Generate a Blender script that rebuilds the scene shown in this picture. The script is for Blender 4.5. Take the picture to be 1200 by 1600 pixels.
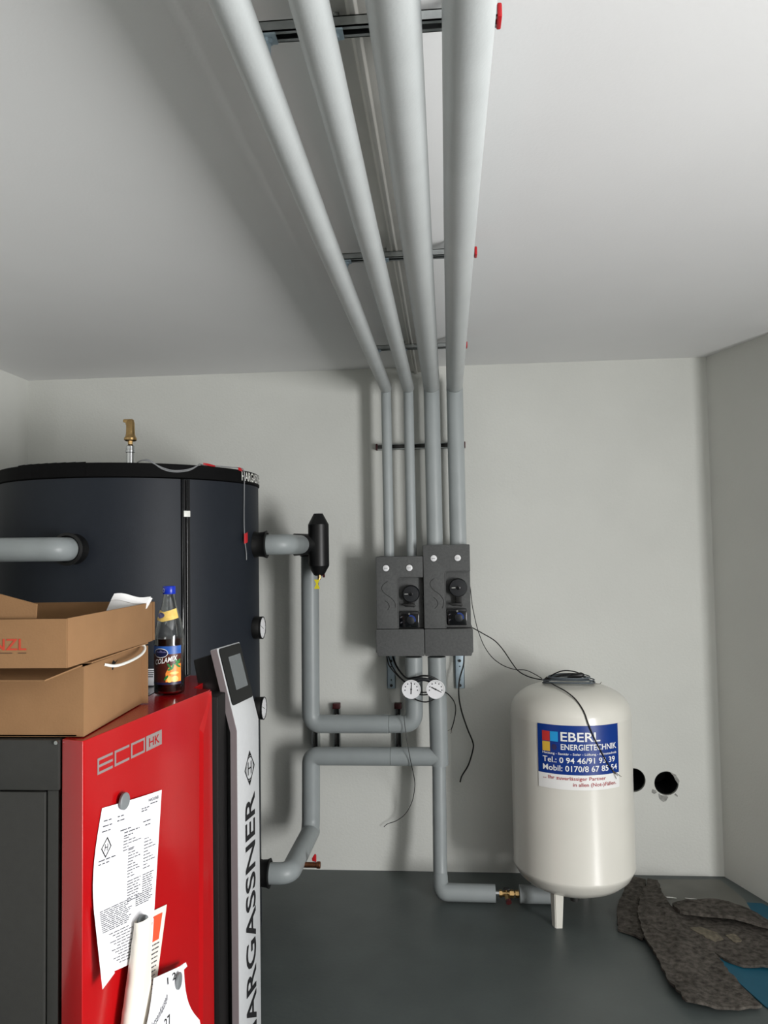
import bpy, bmesh, math, random
from mathutils import Vector, Matrix

random.seed(7)
for o in list(bpy.data.objects):
    bpy.data.objects.remove(o)
scene = bpy.context.scene
COL = scene.collection
PI = math.pi

# ------------------------------------------------------------------ camera
YAW, PITCH, ROLL, CAM_Z, FPX = 0.0799, 0.0463, -0.0162, 1.59, 1206.5
fw = Vector((-math.sin(YAW) * math.cos(PITCH), math.cos(YAW) * math.cos(PITCH), math.sin(PITCH)))
rt = Vector((math.cos(YAW), math.sin(YAW), 0))
up = rt.cross(fw)
r2 = rt * math.cos(ROLL) + up * math.sin(ROLL)
u2 = -rt * math.sin(ROLL) + up * math.cos(ROLL)
cd = bpy.data.cameras.new('camera')
cam = bpy.data.objects.new('camera', cd)
COL.objects.link(cam)
cam.matrix_world = Matrix(((r2.x, u2.x, -fw.x, 0), (r2.y, u2.y, -fw.y, 0), (r2.z, u2.z, -fw.z, CAM_Z), (0, 0, 0, 1)))
cd.sensor_fit = 'VERTICAL'
cd.sensor_height = 36
cd.lens = FPX / 1600 * 36
cd.clip_start = 0.02
scene.camera = cam

# ------------------------------------------------------------------ world, light, exposure
w = bpy.data.worlds.new('overcast')
scene.world = w
w.use_nodes = True
w.node_tree.nodes['Background'].inputs[0].default_value = (0.80, 0.88, 1.0, 1)
w.node_tree.nodes['Background'].inputs[1].default_value = 1.5
scene.view_settings.view_transform = 'Standard'
scene.view_settings.look = 'None'
scene.view_settings.gamma = 1
scene.view_settings.use_curve_mapping = False
scene.view_settings.exposure = 0.1

H, YB, XL, XR, YR = 2.5, 3.87, -2.18, 1.288, -1.3   # ceiling, back wall, left wall, right corner, rear wall
EX, EY = 0.343 / 1.0572, -1 / 1.0572                  # right wall runs towards the camera and outwards
NX, NY = EY, -EX                                      # its inward normal
SEND, XE = 0.5, 2.9                                   # oblique wall cut short at SEND metres, unseen room widened to XE, for the side light
ADDED_DOOR = (-1.20, 0.20, 0.0, 1.95)                        # added unseen doorway in the far right wall, placed for the shadow direction: y0, y1, z0, z1


def area(name, loc, direction, sx, sy, power, color):
    l = bpy.data.lights.new(name, 'AREA')
    l.shape = 'RECTANGLE'
    l.size, l.size_y, l.energy, l.color = sx, sy, power, color
    o = bpy.data.objects.new(name, l)
    COL.objects.link(o)
    o.location = loc
    o.rotation_euler = Vector(direction).to_track_quat('-Z', 'Y').to_euler()
    return o


area('added_doorway_light', (XE + 0.10, (ADDED_DOOR[0] + ADDED_DOOR[1]) / 2, 0.95), (-1, 0, 0), ADDED_DOOR[1] - ADDED_DOOR[0] - 0.1, 1.75, 262, (1.0, 0.992, 0.978))  # side light added in the unseen doorway to match the shadow direction

# ------------------------------------------------------------------ materials
MATS = {}


def lin(c):
    return tuple(((x / 255) / 12.92 if x / 255 <= 0.04045 else ((x / 255 + 0.055) / 1.055) ** 2.4) for x in c)


def mat(name, rgb, rough=0.5, metal=0.0, var=0.06, scale=14, bump=0.0, bscale=120, coat=0.0, spec=0.5, trans=0.0, ior=1.45, detail=4):
    if name in MATS:
        return MATS[name]
    m = bpy.data.materials.new(name)
    m.use_nodes = True
    nt = m.node_tree
    b = nt.nodes['Principled BSDF']
    c = lin(rgb)
    tc = nt.nodes.new('ShaderNodeTexCoord')
    nz = nt.nodes.new('ShaderNodeTexNoise')
    nz.inputs['Scale'].default_value = scale
    nz.inputs['Detail'].default_value = detail
    nt.links.new(tc.outputs['Object'], nz.inputs['Vector'])
    cr = nt.nodes.new('ShaderNodeValToRGB')
    cr.color_ramp.elements[0].position = 0.3
    cr.color_ramp.elements[1].position = 0.7
    cr.color_ramp.elements[0].color = tuple(max(0, x * (1 - var)) for x in c) + (1,)
    cr.color_ramp.elements[1].color = tuple(min(1, x * (1 + var)) for x in c) + (1,)
    nt.links.new(nz.outputs['Fac'], cr.inputs['Fac'])
    nt.links.new(cr.outputs['Color'], b.inputs['Base Color'])
    b.inputs['Roughness'].default_value = rough
    b.inputs['Metallic'].default_value = metal
    b.inputs['Specular IOR Level'].default_value = spec
    b.inputs['Coat Weight'].default_value = coat
    b.inputs['Coat Roughness'].default_value = 0.12
    b.inputs['Transmission Weight'].default_value = trans
    b.inputs['IOR'].default_value = ior
    if bump:
        n2 = nt.nodes.new('ShaderNodeTexNoise')
        n2.inputs['Scale'].default_value = bscale
        n2.inputs['Detail'].default_value = 3
        nt.links.new(tc.outputs['Object'], n2.inputs['Vector'])
        bp = nt.nodes.new('ShaderNodeBump')
        bp.inputs['Strength'].default_value = bump
        bp.inputs['Distance'].default_value = 0.004
        nt.links.new(n2.outputs['Fac'], bp.inputs['Height'])
        nt.links.new(bp.outputs['Normal'], b.inputs['Normal'])
    MATS[name] = m
    return m


PLASTER = mat('white_plaster', (211, 212, 207), 0.85, var=0.025, scale=3, bump=0.25, bscale=90, spec=0.2)
DARKWALL = mat('bounce_dimming_grey', (122, 121, 117), 0.9, var=0.12, scale=4, bump=0.3, bscale=60, spec=0.2)  # unseen rear and far walls darkened to cut bounced fill light
CEIL = mat('ceiling_paint', (233, 233, 233), 0.9, var=0.015, scale=2, bump=0.07, bscale=120, spec=0.2)
FLOORM = mat('grey_floor_paint', (78, 85, 84), 0.42, var=0.10, scale=5, bump=0.10, bscale=60)
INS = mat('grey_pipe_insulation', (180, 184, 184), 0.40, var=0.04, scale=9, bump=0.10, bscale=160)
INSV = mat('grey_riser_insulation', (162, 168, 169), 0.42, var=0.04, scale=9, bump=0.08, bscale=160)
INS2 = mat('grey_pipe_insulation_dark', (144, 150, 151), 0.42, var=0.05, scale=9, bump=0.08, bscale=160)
NAVY = mat('navy_jacket', (26, 31, 39), 0.55, var=0.05, scale=30, bump=0.06, bscale=300, spec=0.35)
BLACK = mat('black_plastic', (16, 16, 17), 0.42, var=0.1)
RUBBER = mat('black_rubber', (12, 12, 12), 0.5, var=0.1)
GLOSSBLACK = mat('gloss_black', (12, 13, 16), 0.12, var=0.05)
WHITEP = mat('white_plastic', (228, 228, 222), 0.4, var=0.02)
BRASS = mat('brass', (190, 158, 108), 0.34, 1.0, var=0.15, scale=40)
COPPER = mat('aged_copper', (140, 92, 66), 0.4, 1.0, var=0.2, scale=60)
DUCTM = mat('bright_folded_metal', (206, 204, 198), 0.34, 0.35, var=0.06, scale=8)
STEEL = mat('galvanised_steel', (176, 180, 180), 0.36, 1.0, var=0.14, scale=26)
BSTEEL = mat('zinc_plated_steel', (190, 208, 220), 0.45, 0.3, var=0.08, scale=30)
CHROME = mat('chrome', (210, 212, 214), 0.18, 1.0, var=0.03)
SLOT = mat('dark_slot', (16, 18, 18), 0.8, var=0.1)
REDCAP = mat('red_plastic', (176, 22, 30), 0.4, var=0.08)
DARKRED = mat('dark_red_plastic', (66, 22, 24), 0.5, var=0.08)
EPP = mat('dark_grey_foam', (92, 93, 93), 0.75, var=0.10, scale=90, bump=0.35, bscale=350, spec=0.25)
EPPD = mat('engraved_line', (44, 44, 44), 0.8, var=0.05)
BLUE = mat('blue_light_ring', (40, 62, 128), 0.25, var=0.1)
PUMPB = mat('pump_black', (26, 28, 32), 0.45, var=0.1)
DIALM = mat('dial_white', (236, 236, 238), 0.35, var=0.02)
INK = mat('black_ink', (22, 22, 24), 0.6, var=0.02)
GREYINK = mat('grey_ink', (84, 84, 90), 0.7, var=0.05)
TANKW = mat('cream_enamel', (220, 218, 209), 0.28, var=0.02, scale=6, coat=0.25)
STBLUE = mat('sticker_blue', (10, 52, 130), 0.35, var=0.03)
STWHITE = mat('sticker_white', (236, 236, 234), 0.4, var=0.01)
STRED = mat('sticker_red', (190, 50, 48), 0.4, var=0.05)
STCYAN = mat('sticker_cyan', (32, 152, 214), 0.4, var=0.03)
STYEL = mat('sticker_yellow', (216, 176, 66), 0.4, var=0.03)
STPUR = mat('sticker_dusk', (46, 44, 86), 0.4, var=0.03)
TXTRED = mat('print_red', (164, 32, 44), 0.5, var=0.03)
YELLOW = mat('yellow_tag', (222, 206, 40), 0.5, var=0.05)
CABLE = mat('black_cable', (15, 15, 16), 0.45, var=0.05)
GCABLE = mat('grey_cable', (128, 130, 132), 0.5, var=0.05)
DCABLE = mat('slate_cable', (86, 94, 100), 0.45, var=0.05)
WIREEND = mat('bare_wire', (96, 84, 70), 0.5, 0.4, var=0.1)
BRED = mat('boiler_red', (170, 10, 15), 0.26, var=0.03, scale=4, coat=0.4)
BGREY = mat('boiler_anthracite', (47, 47, 45), 0.5, var=0.05, scale=60, bump=0.06, bscale=400)
BGAP = mat('boiler_black', (14, 13, 13), 0.5, var=0.05)  # near-black of the plinth and the recessed panel
LOGO = mat('logo_grey', (142, 130, 128), 0.42, var=0.03)
SILVER = mat('silver_panel', (206, 208, 210), 0.36, 0.25, var=0.02, scale=80)
SGLASS = mat('screen_frame_glass', (18, 19, 19), 0.3, var=0.04, spec=0.25)
SIDESHADE = mat('column_side_shade', (142, 132, 134), 0.4, 0.2, var=0.03)  # shade and red reflection painted into the column's side colour
SCREEN = mat('screen_off', (96, 100, 102), 0.16, var=0.04)
CARD = mat('cardboard', (138, 105, 74), 0.85, var=0.05, scale=11, bump=0.12, bscale=200, spec=0.15)
CARDIN = mat('cardboard_inside', (128, 97, 67), 0.9, var=0.05, scale=11, bump=0.12, bscale=200, spec=0.15)
BOXRED = mat('box_print_red', (186, 66, 46), 0.8, var=0.04)
BOXBRN = mat('box_print_brown', (84, 60, 44), 0.8, var=0.04)
PAPER = mat('white_paper', (238, 238, 242), 0.8, var=0.01, spec=0.2)
CREAMP = mat('cream_paper', (232, 226, 214), 0.8, var=0.02, spec=0.2)
ORANGE = mat('orange_print', (226, 84, 48), 0.7, var=0.03)
MAGNET = mat('magnet_grey', (122, 126, 128), 0.5, var=0.05)
FOIL = mat('white_foil_bag', (236, 236, 236), 0.4, var=0.02, bump=0.3, bscale=40)
FELT = mat('grey_felt', (80, 76, 71), 0.95, var=0.55, scale=48, bump=1.0, bscale=170, spec=0.1, detail=9)
SHEET = mat('grey_underlay', (98, 98, 92), 0.5, var=0.12, scale=6, bump=0.15, bscale=20)
TEAL = mat('teal_sheet', (16, 82, 104), 0.6, var=0.08, scale=10, bump=0.1, bscale=60)
STAIN = mat('dried_filler', (104, 97, 83), 0.95, var=0.35, scale=60)
GLASS = mat('bottle_glass', (250, 252, 250), 0.02, trans=1.0, var=0.0, ior=1.48)
COLA = mat('cola', (34, 10, 6), 0.12, var=0.05)
CAPB = mat('cap_blue', (20, 48, 170), 0.3, var=0.04)
LBL_B = mat('label_blue', (44, 92, 170), 0.4, var=0.2, scale=60)
LBL_N = mat('label_navy', (24, 28, 66), 0.4, var=0.1)
LBL_BR = mat('label_brown', (74, 30, 22), 0.4, var=0.25, scale=50)
LBL_O = mat('label_orange', (236, 140, 56), 0.4, var=0.2, scale=70)
LBL_Y = mat('label_yellow', (236, 200, 110), 0.4, var=0.15, scale=80)
LBL_G = mat('label_green', (40, 120, 56), 0.4, var=0.2, scale=80)
LBL_V = mat('label_violet', (98, 96, 140), 0.4, var=0.1)
CONC = mat('broken_plaster', (150, 150, 146), 0.95, var=0.2, scale=80, bump=0.5, bscale=150)
SLEEVE = mat('grey_sleeve', (74, 74, 74), 0.3, var=0.1)


# ------------------------------------------------------------------ mesh helpers
def V(*a):
    return Vector(a)


def frame(d):
    d = Vector(d).normalized()
    a = Vector((0, 0, 1)) if abs(d.z) < 0.9 else Vector((1, 0, 0))
    u = d.cross(a).normalized()
    return u, d.cross(u).normalized(), d


class MB:
    def __init__(self):
        self.v, self.f = [], []

    def add(self, vs, fs):
        n = len(self.v)
        self.v += [Vector(p) for p in vs]
        self.f += [tuple(i + n for i in f) for f in fs]
        return self

    def box(self, x0, x1, y0, y1, z0, z1):
        return self.add([(x0, y0, z0), (x1, y0, z0), (x1, y1, z0), (x0, y1, z0), (x0, y0, z1), (x1, y0, z1), (x1, y1, z1), (x0, y1, z1)],
                        [(0, 3, 2, 1), (4, 5, 6, 7), (0, 1, 5, 4), (1, 2, 6, 5), (2, 3, 7, 6), (3, 0, 4, 7)])

    def obox(self, o, a, b, c):
        """box from corner o along vectors a, b, c"""
        o, a, b, c = Vector(o), Vector(a), Vector(b), Vector(c)
        return self.add([o, o + a, o + a + b, o + b, o + c, o + a + c, o + a + b + c, o + b + c],
                        [(0, 3, 2, 1), (4, 5, 6, 7), (0, 1, 5, 4), (1, 2, 6, 5), (2, 3, 7, 6), (3, 0, 4, 7)])

    def cyl(self, p0, p1, r0, r1=None, n=24, cap=True):
        r1 = r0 if r1 is None else r1
        p0, p1 = Vector(p0), Vector(p1)
        u, v, d = frame(p1 - p0)
        vs = []
        for p, r in ((p0, r0), (p1, r1)):
            vs += [p + r * (math.cos(2 * PI * i / n) * u + math.sin(2 * PI * i / n) * v) for i in range(n)]
        fs = [(i, (i + 1) % n, n + (i + 1) % n, n + i) for i in range(n)]
        if cap:
            fs += [tuple(range(n - 1, -1, -1)), tuple(range(n, 2 * n))]
        return self.add(vs, fs)

    def lathe(self, prof, o, axis=(0, 0, 1), n=48, cap=True):
        """prof: list of (radius, distance along axis)"""
        o = Vector(o)
        u, v, d = frame(axis)
        vs, fs = [], []
        for r, z in prof:
            vs += [o + d * z + r * (math.cos(2 * PI * i / n) * u + math.sin(2 * PI * i / n) * v) for i in range(n)]
        for k in range(len(prof) - 1):
            a, b = k * n, (k + 1) * n
            fs += [(a + i, a + (i + 1) % n, b + (i + 1) % n, b + i) for i in range(n)]
        if cap:
            fs += [tuple(range(n - 1, -1, -1)), tuple(range((len(prof) - 1) * n, len(prof) * n))]
        return self.add(vs, fs)

    def tube(self, path, r, n=20, cap=True, n0=None, n1=None):
        """mitred tube; r is a number or a list; n0/n1 = normals of the end cut planes"""
        P = [Vector(p) for p in path]
        rr = r if isinstance(r, (list, tuple)) else [r] * len(P)
        D = [(P[i + 1] - P[i]).normalized() for i in range(len(P) - 1)]
        u, v, _ = frame(D[0])
        vs = []
        for i, p in enumerate(P):
            din = D[max(0, i - 1)]
            dout = D[min(len(D) - 1, i)]
            if i > 0 and i < len(P) - 1 or i == len(P) - 1:
                pass
            nrm = (din + dout)
            if i == 0 and n0 is not None:
                nrm = Vector(n0)
            if i == len(P) - 1 and n1 is not None:
                nrm = Vector(n1)
            nrm.normalize()
            for k in range(n):
                q = rr[i] * (math.cos(2 * PI * k / n) * u + math.sin(2 * PI * k / n) * v)
                q = q - din * (q.dot(nrm) / din.dot(nrm))
                vs.append(p + q)
            if i < len(D) - 0 and i > 0:
                q = din.rotation_difference(dout)
                u, v = q @ u, q @ v
        fs = []
        for i in range(len(P) - 1):
            a, b = i * n, (i + 1) * n
            fs += [(a + k, a + (k + 1) % n, b + (k + 1) % n, b + k) for k in range(n)]
        if cap:
            fs += [tuple(range(n - 1, -1, -1)), tuple(range((len(P) - 1) * n, len(P) * n))]
        return self.add(vs, fs)

    def prism(self, poly, o, u, v, w):
        """polygon (a, b) in o + a u + b v, extruded by vector w"""
        o, u, v, w = Vector(o), Vector(u), Vector(v), Vector(w)
        n = len(poly)
        vs = [o + a * u + b * v for a, b in poly]
        vs += [p + w for p in vs]
        fs = [tuple(range(n - 1, -1, -1)), tuple(range(n, 2 * n))]
        fs += [(i, (i + 1) % n, n + (i + 1) % n, n + i) for i in range(n)]
        return self.add(vs, fs)

    def sheet(self, fn, nu, nv, th=0.0006):
        """thin sheet from fn(a, b) with a, b in 0..1; solid of thickness th"""
        g = [[Vector(fn(i / nu, j / nv)) for j in range(nv + 1)] for i in range(nu + 1)]
        vs, ns = [], []
        for i in range(nu + 1):
            for j in range(nv + 1):
                du = g[min(nu, i + 1)][j] - g[max(0, i - 1)][j]
                dv = g[i][min(nv, j + 1)] - g[i][max(0, j - 1)]
                nn = du.cross(dv)
                nn = nn.normalized() if nn.length > 1e-12 else Vector((0, 0, 1))
                vs.append(g[i][j])
                ns.append(nn)
        m = len(vs)
        vs = vs + [p - q * th for p, q in zip(vs, ns)]
        idx = lambda i, j: i * (nv + 1) + j
        fs = []
        for i in range(nu):
            for j in range(nv):
                a, b, c, d = idx(i, j), idx(i + 1, j), idx(i + 1, j + 1), idx(i, j + 1)
                fs += [(a, b, c, d), (a + m, d + m, c + m, b + m)]
        for i in range(nu):
            for j0 in (0, nv):
                a, b = idx(i, j0), idx(i + 1, j0)
                fs.append((a, a + m, b + m, b))
        for j in range(nv):
            for i0 in (0, nu):
                a, b = idx(i0, j), idx(i0, j + 1)
                fs.append((a, b, b + m, a + m))
        return self.add(vs, fs)

    def flat(self, poly, fn):
        """one n-gon given in (a, b), mapped to space by fn"""
        return self.add([fn(a, b) for a, b in poly], [tuple(range(len(poly)))])

    def mapped(self, vs, fs, fn):
        return self.add([fn(a, b) for a, b in vs], fs)

    def build(self, name, m, parent=None, bevel=0, seg=2, smooth=35, label=None, recalc=True):
        me = bpy.data.meshes.new(name)
        bm = bmesh.new()
        off = ORG.get(parent.name, Vector((0, 0, 0))) if parent else Vector((0, 0, 0))
        bv = [bm.verts.new(p - off) for p in self.v]
        for f in self.f:
            try:
                bm.faces.new([bv[i] for i in f])
            except ValueError:
                pass
        if recalc:
            bmesh.ops.recalc_face_normals(bm, faces=bm.faces)
        if bevel:
            es = [e for e in bm.edges if len(e.link_faces) == 2 and e.calc_face_angle(0) > math.radians(35)]
            bmesh.ops.bevel(bm, geom=es, offset=bevel, segments=seg, affect='EDGES', profile=0.5, clamp_overlap=True)
        for f in bm.faces:
            f.smooth = bool(smooth)
        bm.to_mesh(me)
        bm.free()
        if smooth:
            me.set_sharp_from_angle(angle=math.radians(smooth))
        me.materials.append(m)
        o = bpy.data.objects.new(name, me)
        COL.objects.link(o)
        if parent:
            o.parent = parent
            ORG[o.name] = off
        if label:
            o['label'] = label
        return o


ORG = {}


def thing(name, label, cat, loc, group=None):
    o = bpy.data.objects.new(name, None)
    COL.objects.link(o)
    o.empty_display_size = 0.05
    o.location = loc
    ORG[o.name] = Vector(loc)
    o['label'] = label
    o['category'] = cat
    if group:
        o['group'] = group
    return o


def tag(o, label, cat, group=None):
    o['label'] = label
    o['category'] = cat
    if group:
        o['group'] = group
    return o


def struct(o):
    o['kind'] = 'structure'
    return o


def solo(name, mb, m, base, label, cat, group=None, **k):
    """a thing that is one mesh, origin at its base"""
    b = Vector(base)
    mb.v = [p - b for p in mb.v]
    o = mb.build(name, m, **k)
    o.location = b
    return tag(o, label, cat, group)


_txt = {}


def text2d(s, bold=0.0, spacing=1.0, shear=0.0):
    """letter outlines as flat faces, bounding box scaled to 1 x 1"""
    key = (s, bold, spacing, shear)
    if key in _txt:
        return _txt[key]
    c = bpy.data.curves.new('lettering', 'FONT')
    c.body = s
    c.offset = bold
    c.space_character = spacing
    c.shear = shear
    c.resolution_u = 3
    o = bpy.data.objects.new('lettering', c)
    COL.objects.link(o)
    dg = bpy.context.evaluated_depsgraph_get()
    dg.update()
    me = bpy.data.meshes.new_from_object(o.evaluated_get(dg))
    vs = [(p.co.x, p.co.y) for p in me.vertices]
    fs = [tuple(p.vertices) for p in me.polygons]
    bpy.data.objects.remove(o)
    bpy.data.curves.remove(c)
    bpy.data.meshes.remove(me)
    x0, x1 = min(a for a, b in vs), max(a for a, b in vs)
    y0, y1 = min(b for a, b in vs), max(b for a, b in vs)
    vs = [((a - x0) / (x1 - x0), (b - y0) / (y1 - y0)) for a, b in vs]
    _txt[key] = (vs, fs)
    return vs, fs


def put_text(mb, s, fn, a0, a1, b0, b1, bold=0.0, **k):
    """letters fitted to the rectangle a0..a1, b0..b1"""
    vs, fs = text2d(s, bold=min(0.014, bold * 0.6), **k)
    return mb.mapped([(a0 + (a1 - a0) * x, b0 + (b1 - b0) * y) for x, y in vs], fs, fn)


def arc(c, r, a0, a1, n):
    return [(c[0] + r * math.cos(a0 + (a1 - a0) * i / n), c[1] + r * math.sin(a0 + (a1 - a0) * i / n)) for i in range(n + 1)]


def smooth_path(pts, k=5):
    """Catmull-Rom through the points"""
    P = [Vector(p) for p in pts]
    P = [P[0] * 2 - P[1]] + P + [P[-1] * 2 - P[-2]]
    out = []
    for i in range(1, len(P) - 2):
        for j in range(k):
            t = j / k
            a, b, c, d = P[i - 1], P[i], P[i + 1], P[i + 2]
            out.append(0.5 * ((2 * b) + (c - a) * t + (2 * a - 5 * b + 4 * c - d) * t * t + (3 * b - a - 3 * c + d) * t ** 3))
    out.append(P[-2])
    return out


def rounded(path, rad, k=6):
    """round the corners of a polyline"""
    P = [Vector(p) for p in path]
    out = [P[0]]
    for i in range(1, len(P) - 1):
        a = (P[i - 1] - P[i]).normalized()
        b = (P[i + 1] - P[i]).normalized()
        p0, p2 = P[i] + a * rad, P[i] + b * rad
        for j in range(k + 1):
            t = j / k
            out.append(p0 * (1 - t) ** 2 + P[i] * 2 * t * (1 - t) + p2 * t * t)
    out.append(P[-1])
    return out


# ------------------------------------------------------------------ the room
struct(MB().box(XL - 0.2, XE + 0.2, YR - 0.2, YB + 0.3, -0.2, 0).build('floor', FLOORM, smooth=0))
struct(MB().box(XL - 0.2, XE + 0.2, YR - 0.2, YB + 0.3, H, H + 0.2).build('ceiling', CEIL, smooth=0))
struct(MB().box(XL - 0.2, XL, YR, YB, 0, H).build('wall_left', PLASTER, smooth=0))

# back wall with two core-drilled holes
HOLES = [(0.878, 0.449, 0.057), (1.033, 0.435, 0.057)]
wb = MB()


def rect_xz(x0, x1, z0, z1, y):
    wb.add([(x0, y, z0), (x1, y, z0), (x1, y, z1), (x0, y, z1)], [(0, 1, 2, 3)])


xs = XL - 0.2
for hx, hz, hr in HOLES:
    hh = 0.07
    rect_xz(xs, hx - hh, 0, H, YB)
    rect_xz(hx - hh, hx + hh, 0, hz - hh, YB)
    rect_xz(hx - hh, hx + hh, hz + hh, H, YB)
    n = 40
    ci, sq = [], []
    for i in range(n):
        a = 2 * PI * i / n
        c, s = math.cos(a), math.sin(a)
        k = hh / max(abs(c), abs(s))
        ci.append((hx + hr * c, YB, hz + hr * s))
        sq.append((hx + k * c, YB, hz + k * s))
    inn = [(x, YB + 0.27, z) for x, y, z in ci]
    wb.add(ci + sq + inn, [(i, (i + 1) % n, n + (i + 1) % n, n + i) for i in range(n)] +
           [(i, 2 * n + i, 2 * n + (i + 1) % n, (i + 1) % n) for i in range(n)] + [tuple(range(2 * n, 3 * n))])
    xs = hx + hh
rect_xz(xs, XR + 0.1, 0, H, YB)
wall_back = struct(wb.build('wall_back', PLASTER, smooth=0, recalc=False))
for hx, hz, hr in HOLES:
    m = MB()
    m.lathe([(0.051, 0.012), (0.0535, 0.008), (0.0535, 0.20), (0.049, 0.20), (0.049, 0.012)], (hx, YB, hz), (0, 1, 0), 40, cap=False)
    m.cyl((hx, YB + 0.19, hz), (hx, YB + 0.2, hz), 0.052, n=40)
    m.build('pipe_sleeve', RUBBER, wall_back)
for pts in ([(0.966, 0.408), (0.982, 0.402), (0.986, 0.392), (0.974, 0.385), (0.962, 0.392)],
            [(0.994, 0.386), (1.01, 0.378), (1.03, 0.377), (1.04, 0.372), (1.028, 0.352), (1.014, 0.348), (0.998, 0.362)],
            [(1.068, 0.382), (1.082, 0.372), (1.084, 0.378), (1.074, 0.388)],
            [(1.05, 0.49), (1.078, 0.477), (1.094, 0.447), (1.089, 0.43), (1.076, 0.45), (1.066, 0.472)]):
    MB().prism(pts, (0, YB - 0.0025, 0), (1, 0, 0), (0, 0, 1), (0, 0.003, 0)).build('plaster_chip', CONC, wall_back, smooth=0)


# right wall, oblique
def RW(s, d, z):
    return Vector((XR + EX * s + NX * d, YB + EY * s + NY * d, z))


wr = MB()
o = RW(-0.1, 0, 0)
wr.obox(o, RW(SEND, 0, 0) - o, RW(-0.1, -0.2, 0) - o, (0, 0, H))
YS = RW(SEND, 0, 0).y
wr.box(RW(SEND, 0, 0).x - 0.02, XE + 0.2, YS - 0.001, YS + 0.2, 0, H)
struct(wr.build('wall_right', PLASTER, smooth=0))

# added out of view: wider room behind the right wall, with a doorway for the light
wf = MB()
wf.box(XE, XE + 0.2, YR, ADDED_DOOR[0], 0, H)
wf.box(XE, XE + 0.2, ADDED_DOOR[1], YS, 0, H)
wf.box(XE, XE + 0.2, ADDED_DOOR[0], ADDED_DOOR[1], ADDED_DOOR[3], H)
struct(wf.build('added_wall_far_right', DARKWALL, smooth=0))  # unseen wall added to hold the doorway
df = MB()
df.box(XE - 0.02, XE + 0.06, ADDED_DOOR[0] - 0.01, ADDED_DOOR[0] + 0.04, 0, ADDED_DOOR[3])
df.box(XE - 0.02, XE + 0.06, ADDED_DOOR[1] - 0.04, ADDED_DOOR[1] + 0.01, 0, ADDED_DOOR[3])
df.box(XE - 0.02, XE + 0.06, ADDED_DOOR[0] - 0.01, ADDED_DOOR[1] + 0.01, ADDED_DOOR[3] - 0.04, ADDED_DOOR[3] + 0.01)
struct(df.build('added_doorway', BGREY, smooth=0))  # frame of the added doorway
struct(MB().box(XL - 0.2, XE + 0.2, YR - 0.2, YR, 0, H).build('wall_rear', DARKWALL, smooth=0))

# ------------------------------------------------------------------ buffer tank
TX, TY, TR, TZ = -1.32, 3.18, 0.522, 1.912


def T(az, z, r=TR):
    a = math.radians(az)
    return Vector((TX + r * math.cos(a), TY + r * math.sin(a), z))


tank = thing('buffer_tank', 'large round navy buffer tank with a black lid in the left corner', 'tank', (TX, TY, 0))
MB().lathe([(TR - 0.02, 0.0), (TR, 0.02), (TR, TZ - 0.055)], (TX, TY, 0), n=128).build('jacket', NAVY, tank)
LIDM = mat('lid_black', (8, 8, 9), 0.75, var=0.1, spec=0.15)
lid = MB().lathe([(TR + 0.001, TZ - 0.052), (TR + 0.005, TZ - 0.05), (TR + 0.005, TZ - 0.004), (TR - 0.002, TZ), (TR - 0.08, TZ + 0.001), (0.03, TZ + 0.001)], (TX, TY, 0), n=128).build('lid', LIDM, tank)
lap = MB()
for k in range(8):
    a0, a1 = -85.5 - k * 4, -85.5 - (k + 1) * 4
    lap.add([T(a0, TZ - 0.05, TR + 0.0065), T(a1, TZ - 0.05, TR + 0.0065), T(a1, TZ + 0.001, TR + 0.0065), T(a0, TZ + 0.0025, TR + 0.0065),
             T(a0, TZ - 0.05, TR + 0.004), T(a1, TZ - 0.05, TR + 0.004), T(a1, TZ + 0.001, TR + 0.004), T(a0, TZ + 0.0025, TR + 0.004)],
            [(0, 1, 2, 3), (7, 6, 5, 4), (3, 2, 6, 7), (0, 4, 5, 1), (0, 3, 7, 4), (1, 5, 6, 2)])
lap.build('lid_overlap', LIDM, lid)
let = MB()
put_text(let, 'HARGASSNER', lambda a, b: T(-16.2 + a * 27, TZ - 0.043 + b * 0.037, TR + 0.0062), 0, 1, 0, 1, bold=0.03)
let.build('lettering', WHITEP, lid, smooth=0, label='white maker name on the lid edge')


def tank_strip(a0, a1, dr, m, name, z0=0.02, z1=TZ - 0.056, parent=tank):
    s = MB()
    s.add([T(a0, z0, TR - 0.002), T(a1, z0, TR - 0.002), T(a1, z0, TR + dr), T(a0, z0, TR + dr),
           T(a0, z1, TR - 0.002), T(a1, z1, TR - 0.002), T(a1, z1, TR + dr), T(a0, z1, TR + dr)],
          [(0, 3, 2, 1), (4, 5, 6, 7), (0, 1, 5, 4), (1, 2, 6, 5), (2, 3, 7, 6), (3, 0, 4, 7)])
    return s.build(name, m, parent, bevel=0.0015, smooth=40)


strip = tank_strip(-49.0, -45.1, 0.002, BLACK, 'seam_strip')
tank_strip(-48.9, -47.9, 0.010, GLOSSBLACK, 'seam_rib', parent=strip)
s = MB().tube([T(-46.6, 0.02, TR + 0.003), T(-46.6, TZ - 0.058, TR + 0.003)], 0.0055, 12)
s.build('seam_rib', GLOSSBLACK, strip)
tank_strip(-48.3, -45.6, 0.014, WHITEP, 'clip', 1.716, 1.739)


def collar(z, az, name='nozzle_collar', r=0.052, ln=0.062):
    d = Vector((math.cos(math.radians(az)), math.sin(math.radians(az)), 0))
    o = T(az, z, TR - 0.012)
    return MB().lathe([(r + 0.004, 0), (r + 0.003, 0.018), (r - 0.001, 0.03), (r + 0.001, ln - 0.012), (r + 0.006, ln), (r - 0.004, ln + 0.004), (r - 0.010, ln - 0.006)], o, d, 40).build(name, RUBBER, tank)


collar(1.612, 0)
collar(0.265, 0)
collar(1.603, -90.5)


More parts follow.
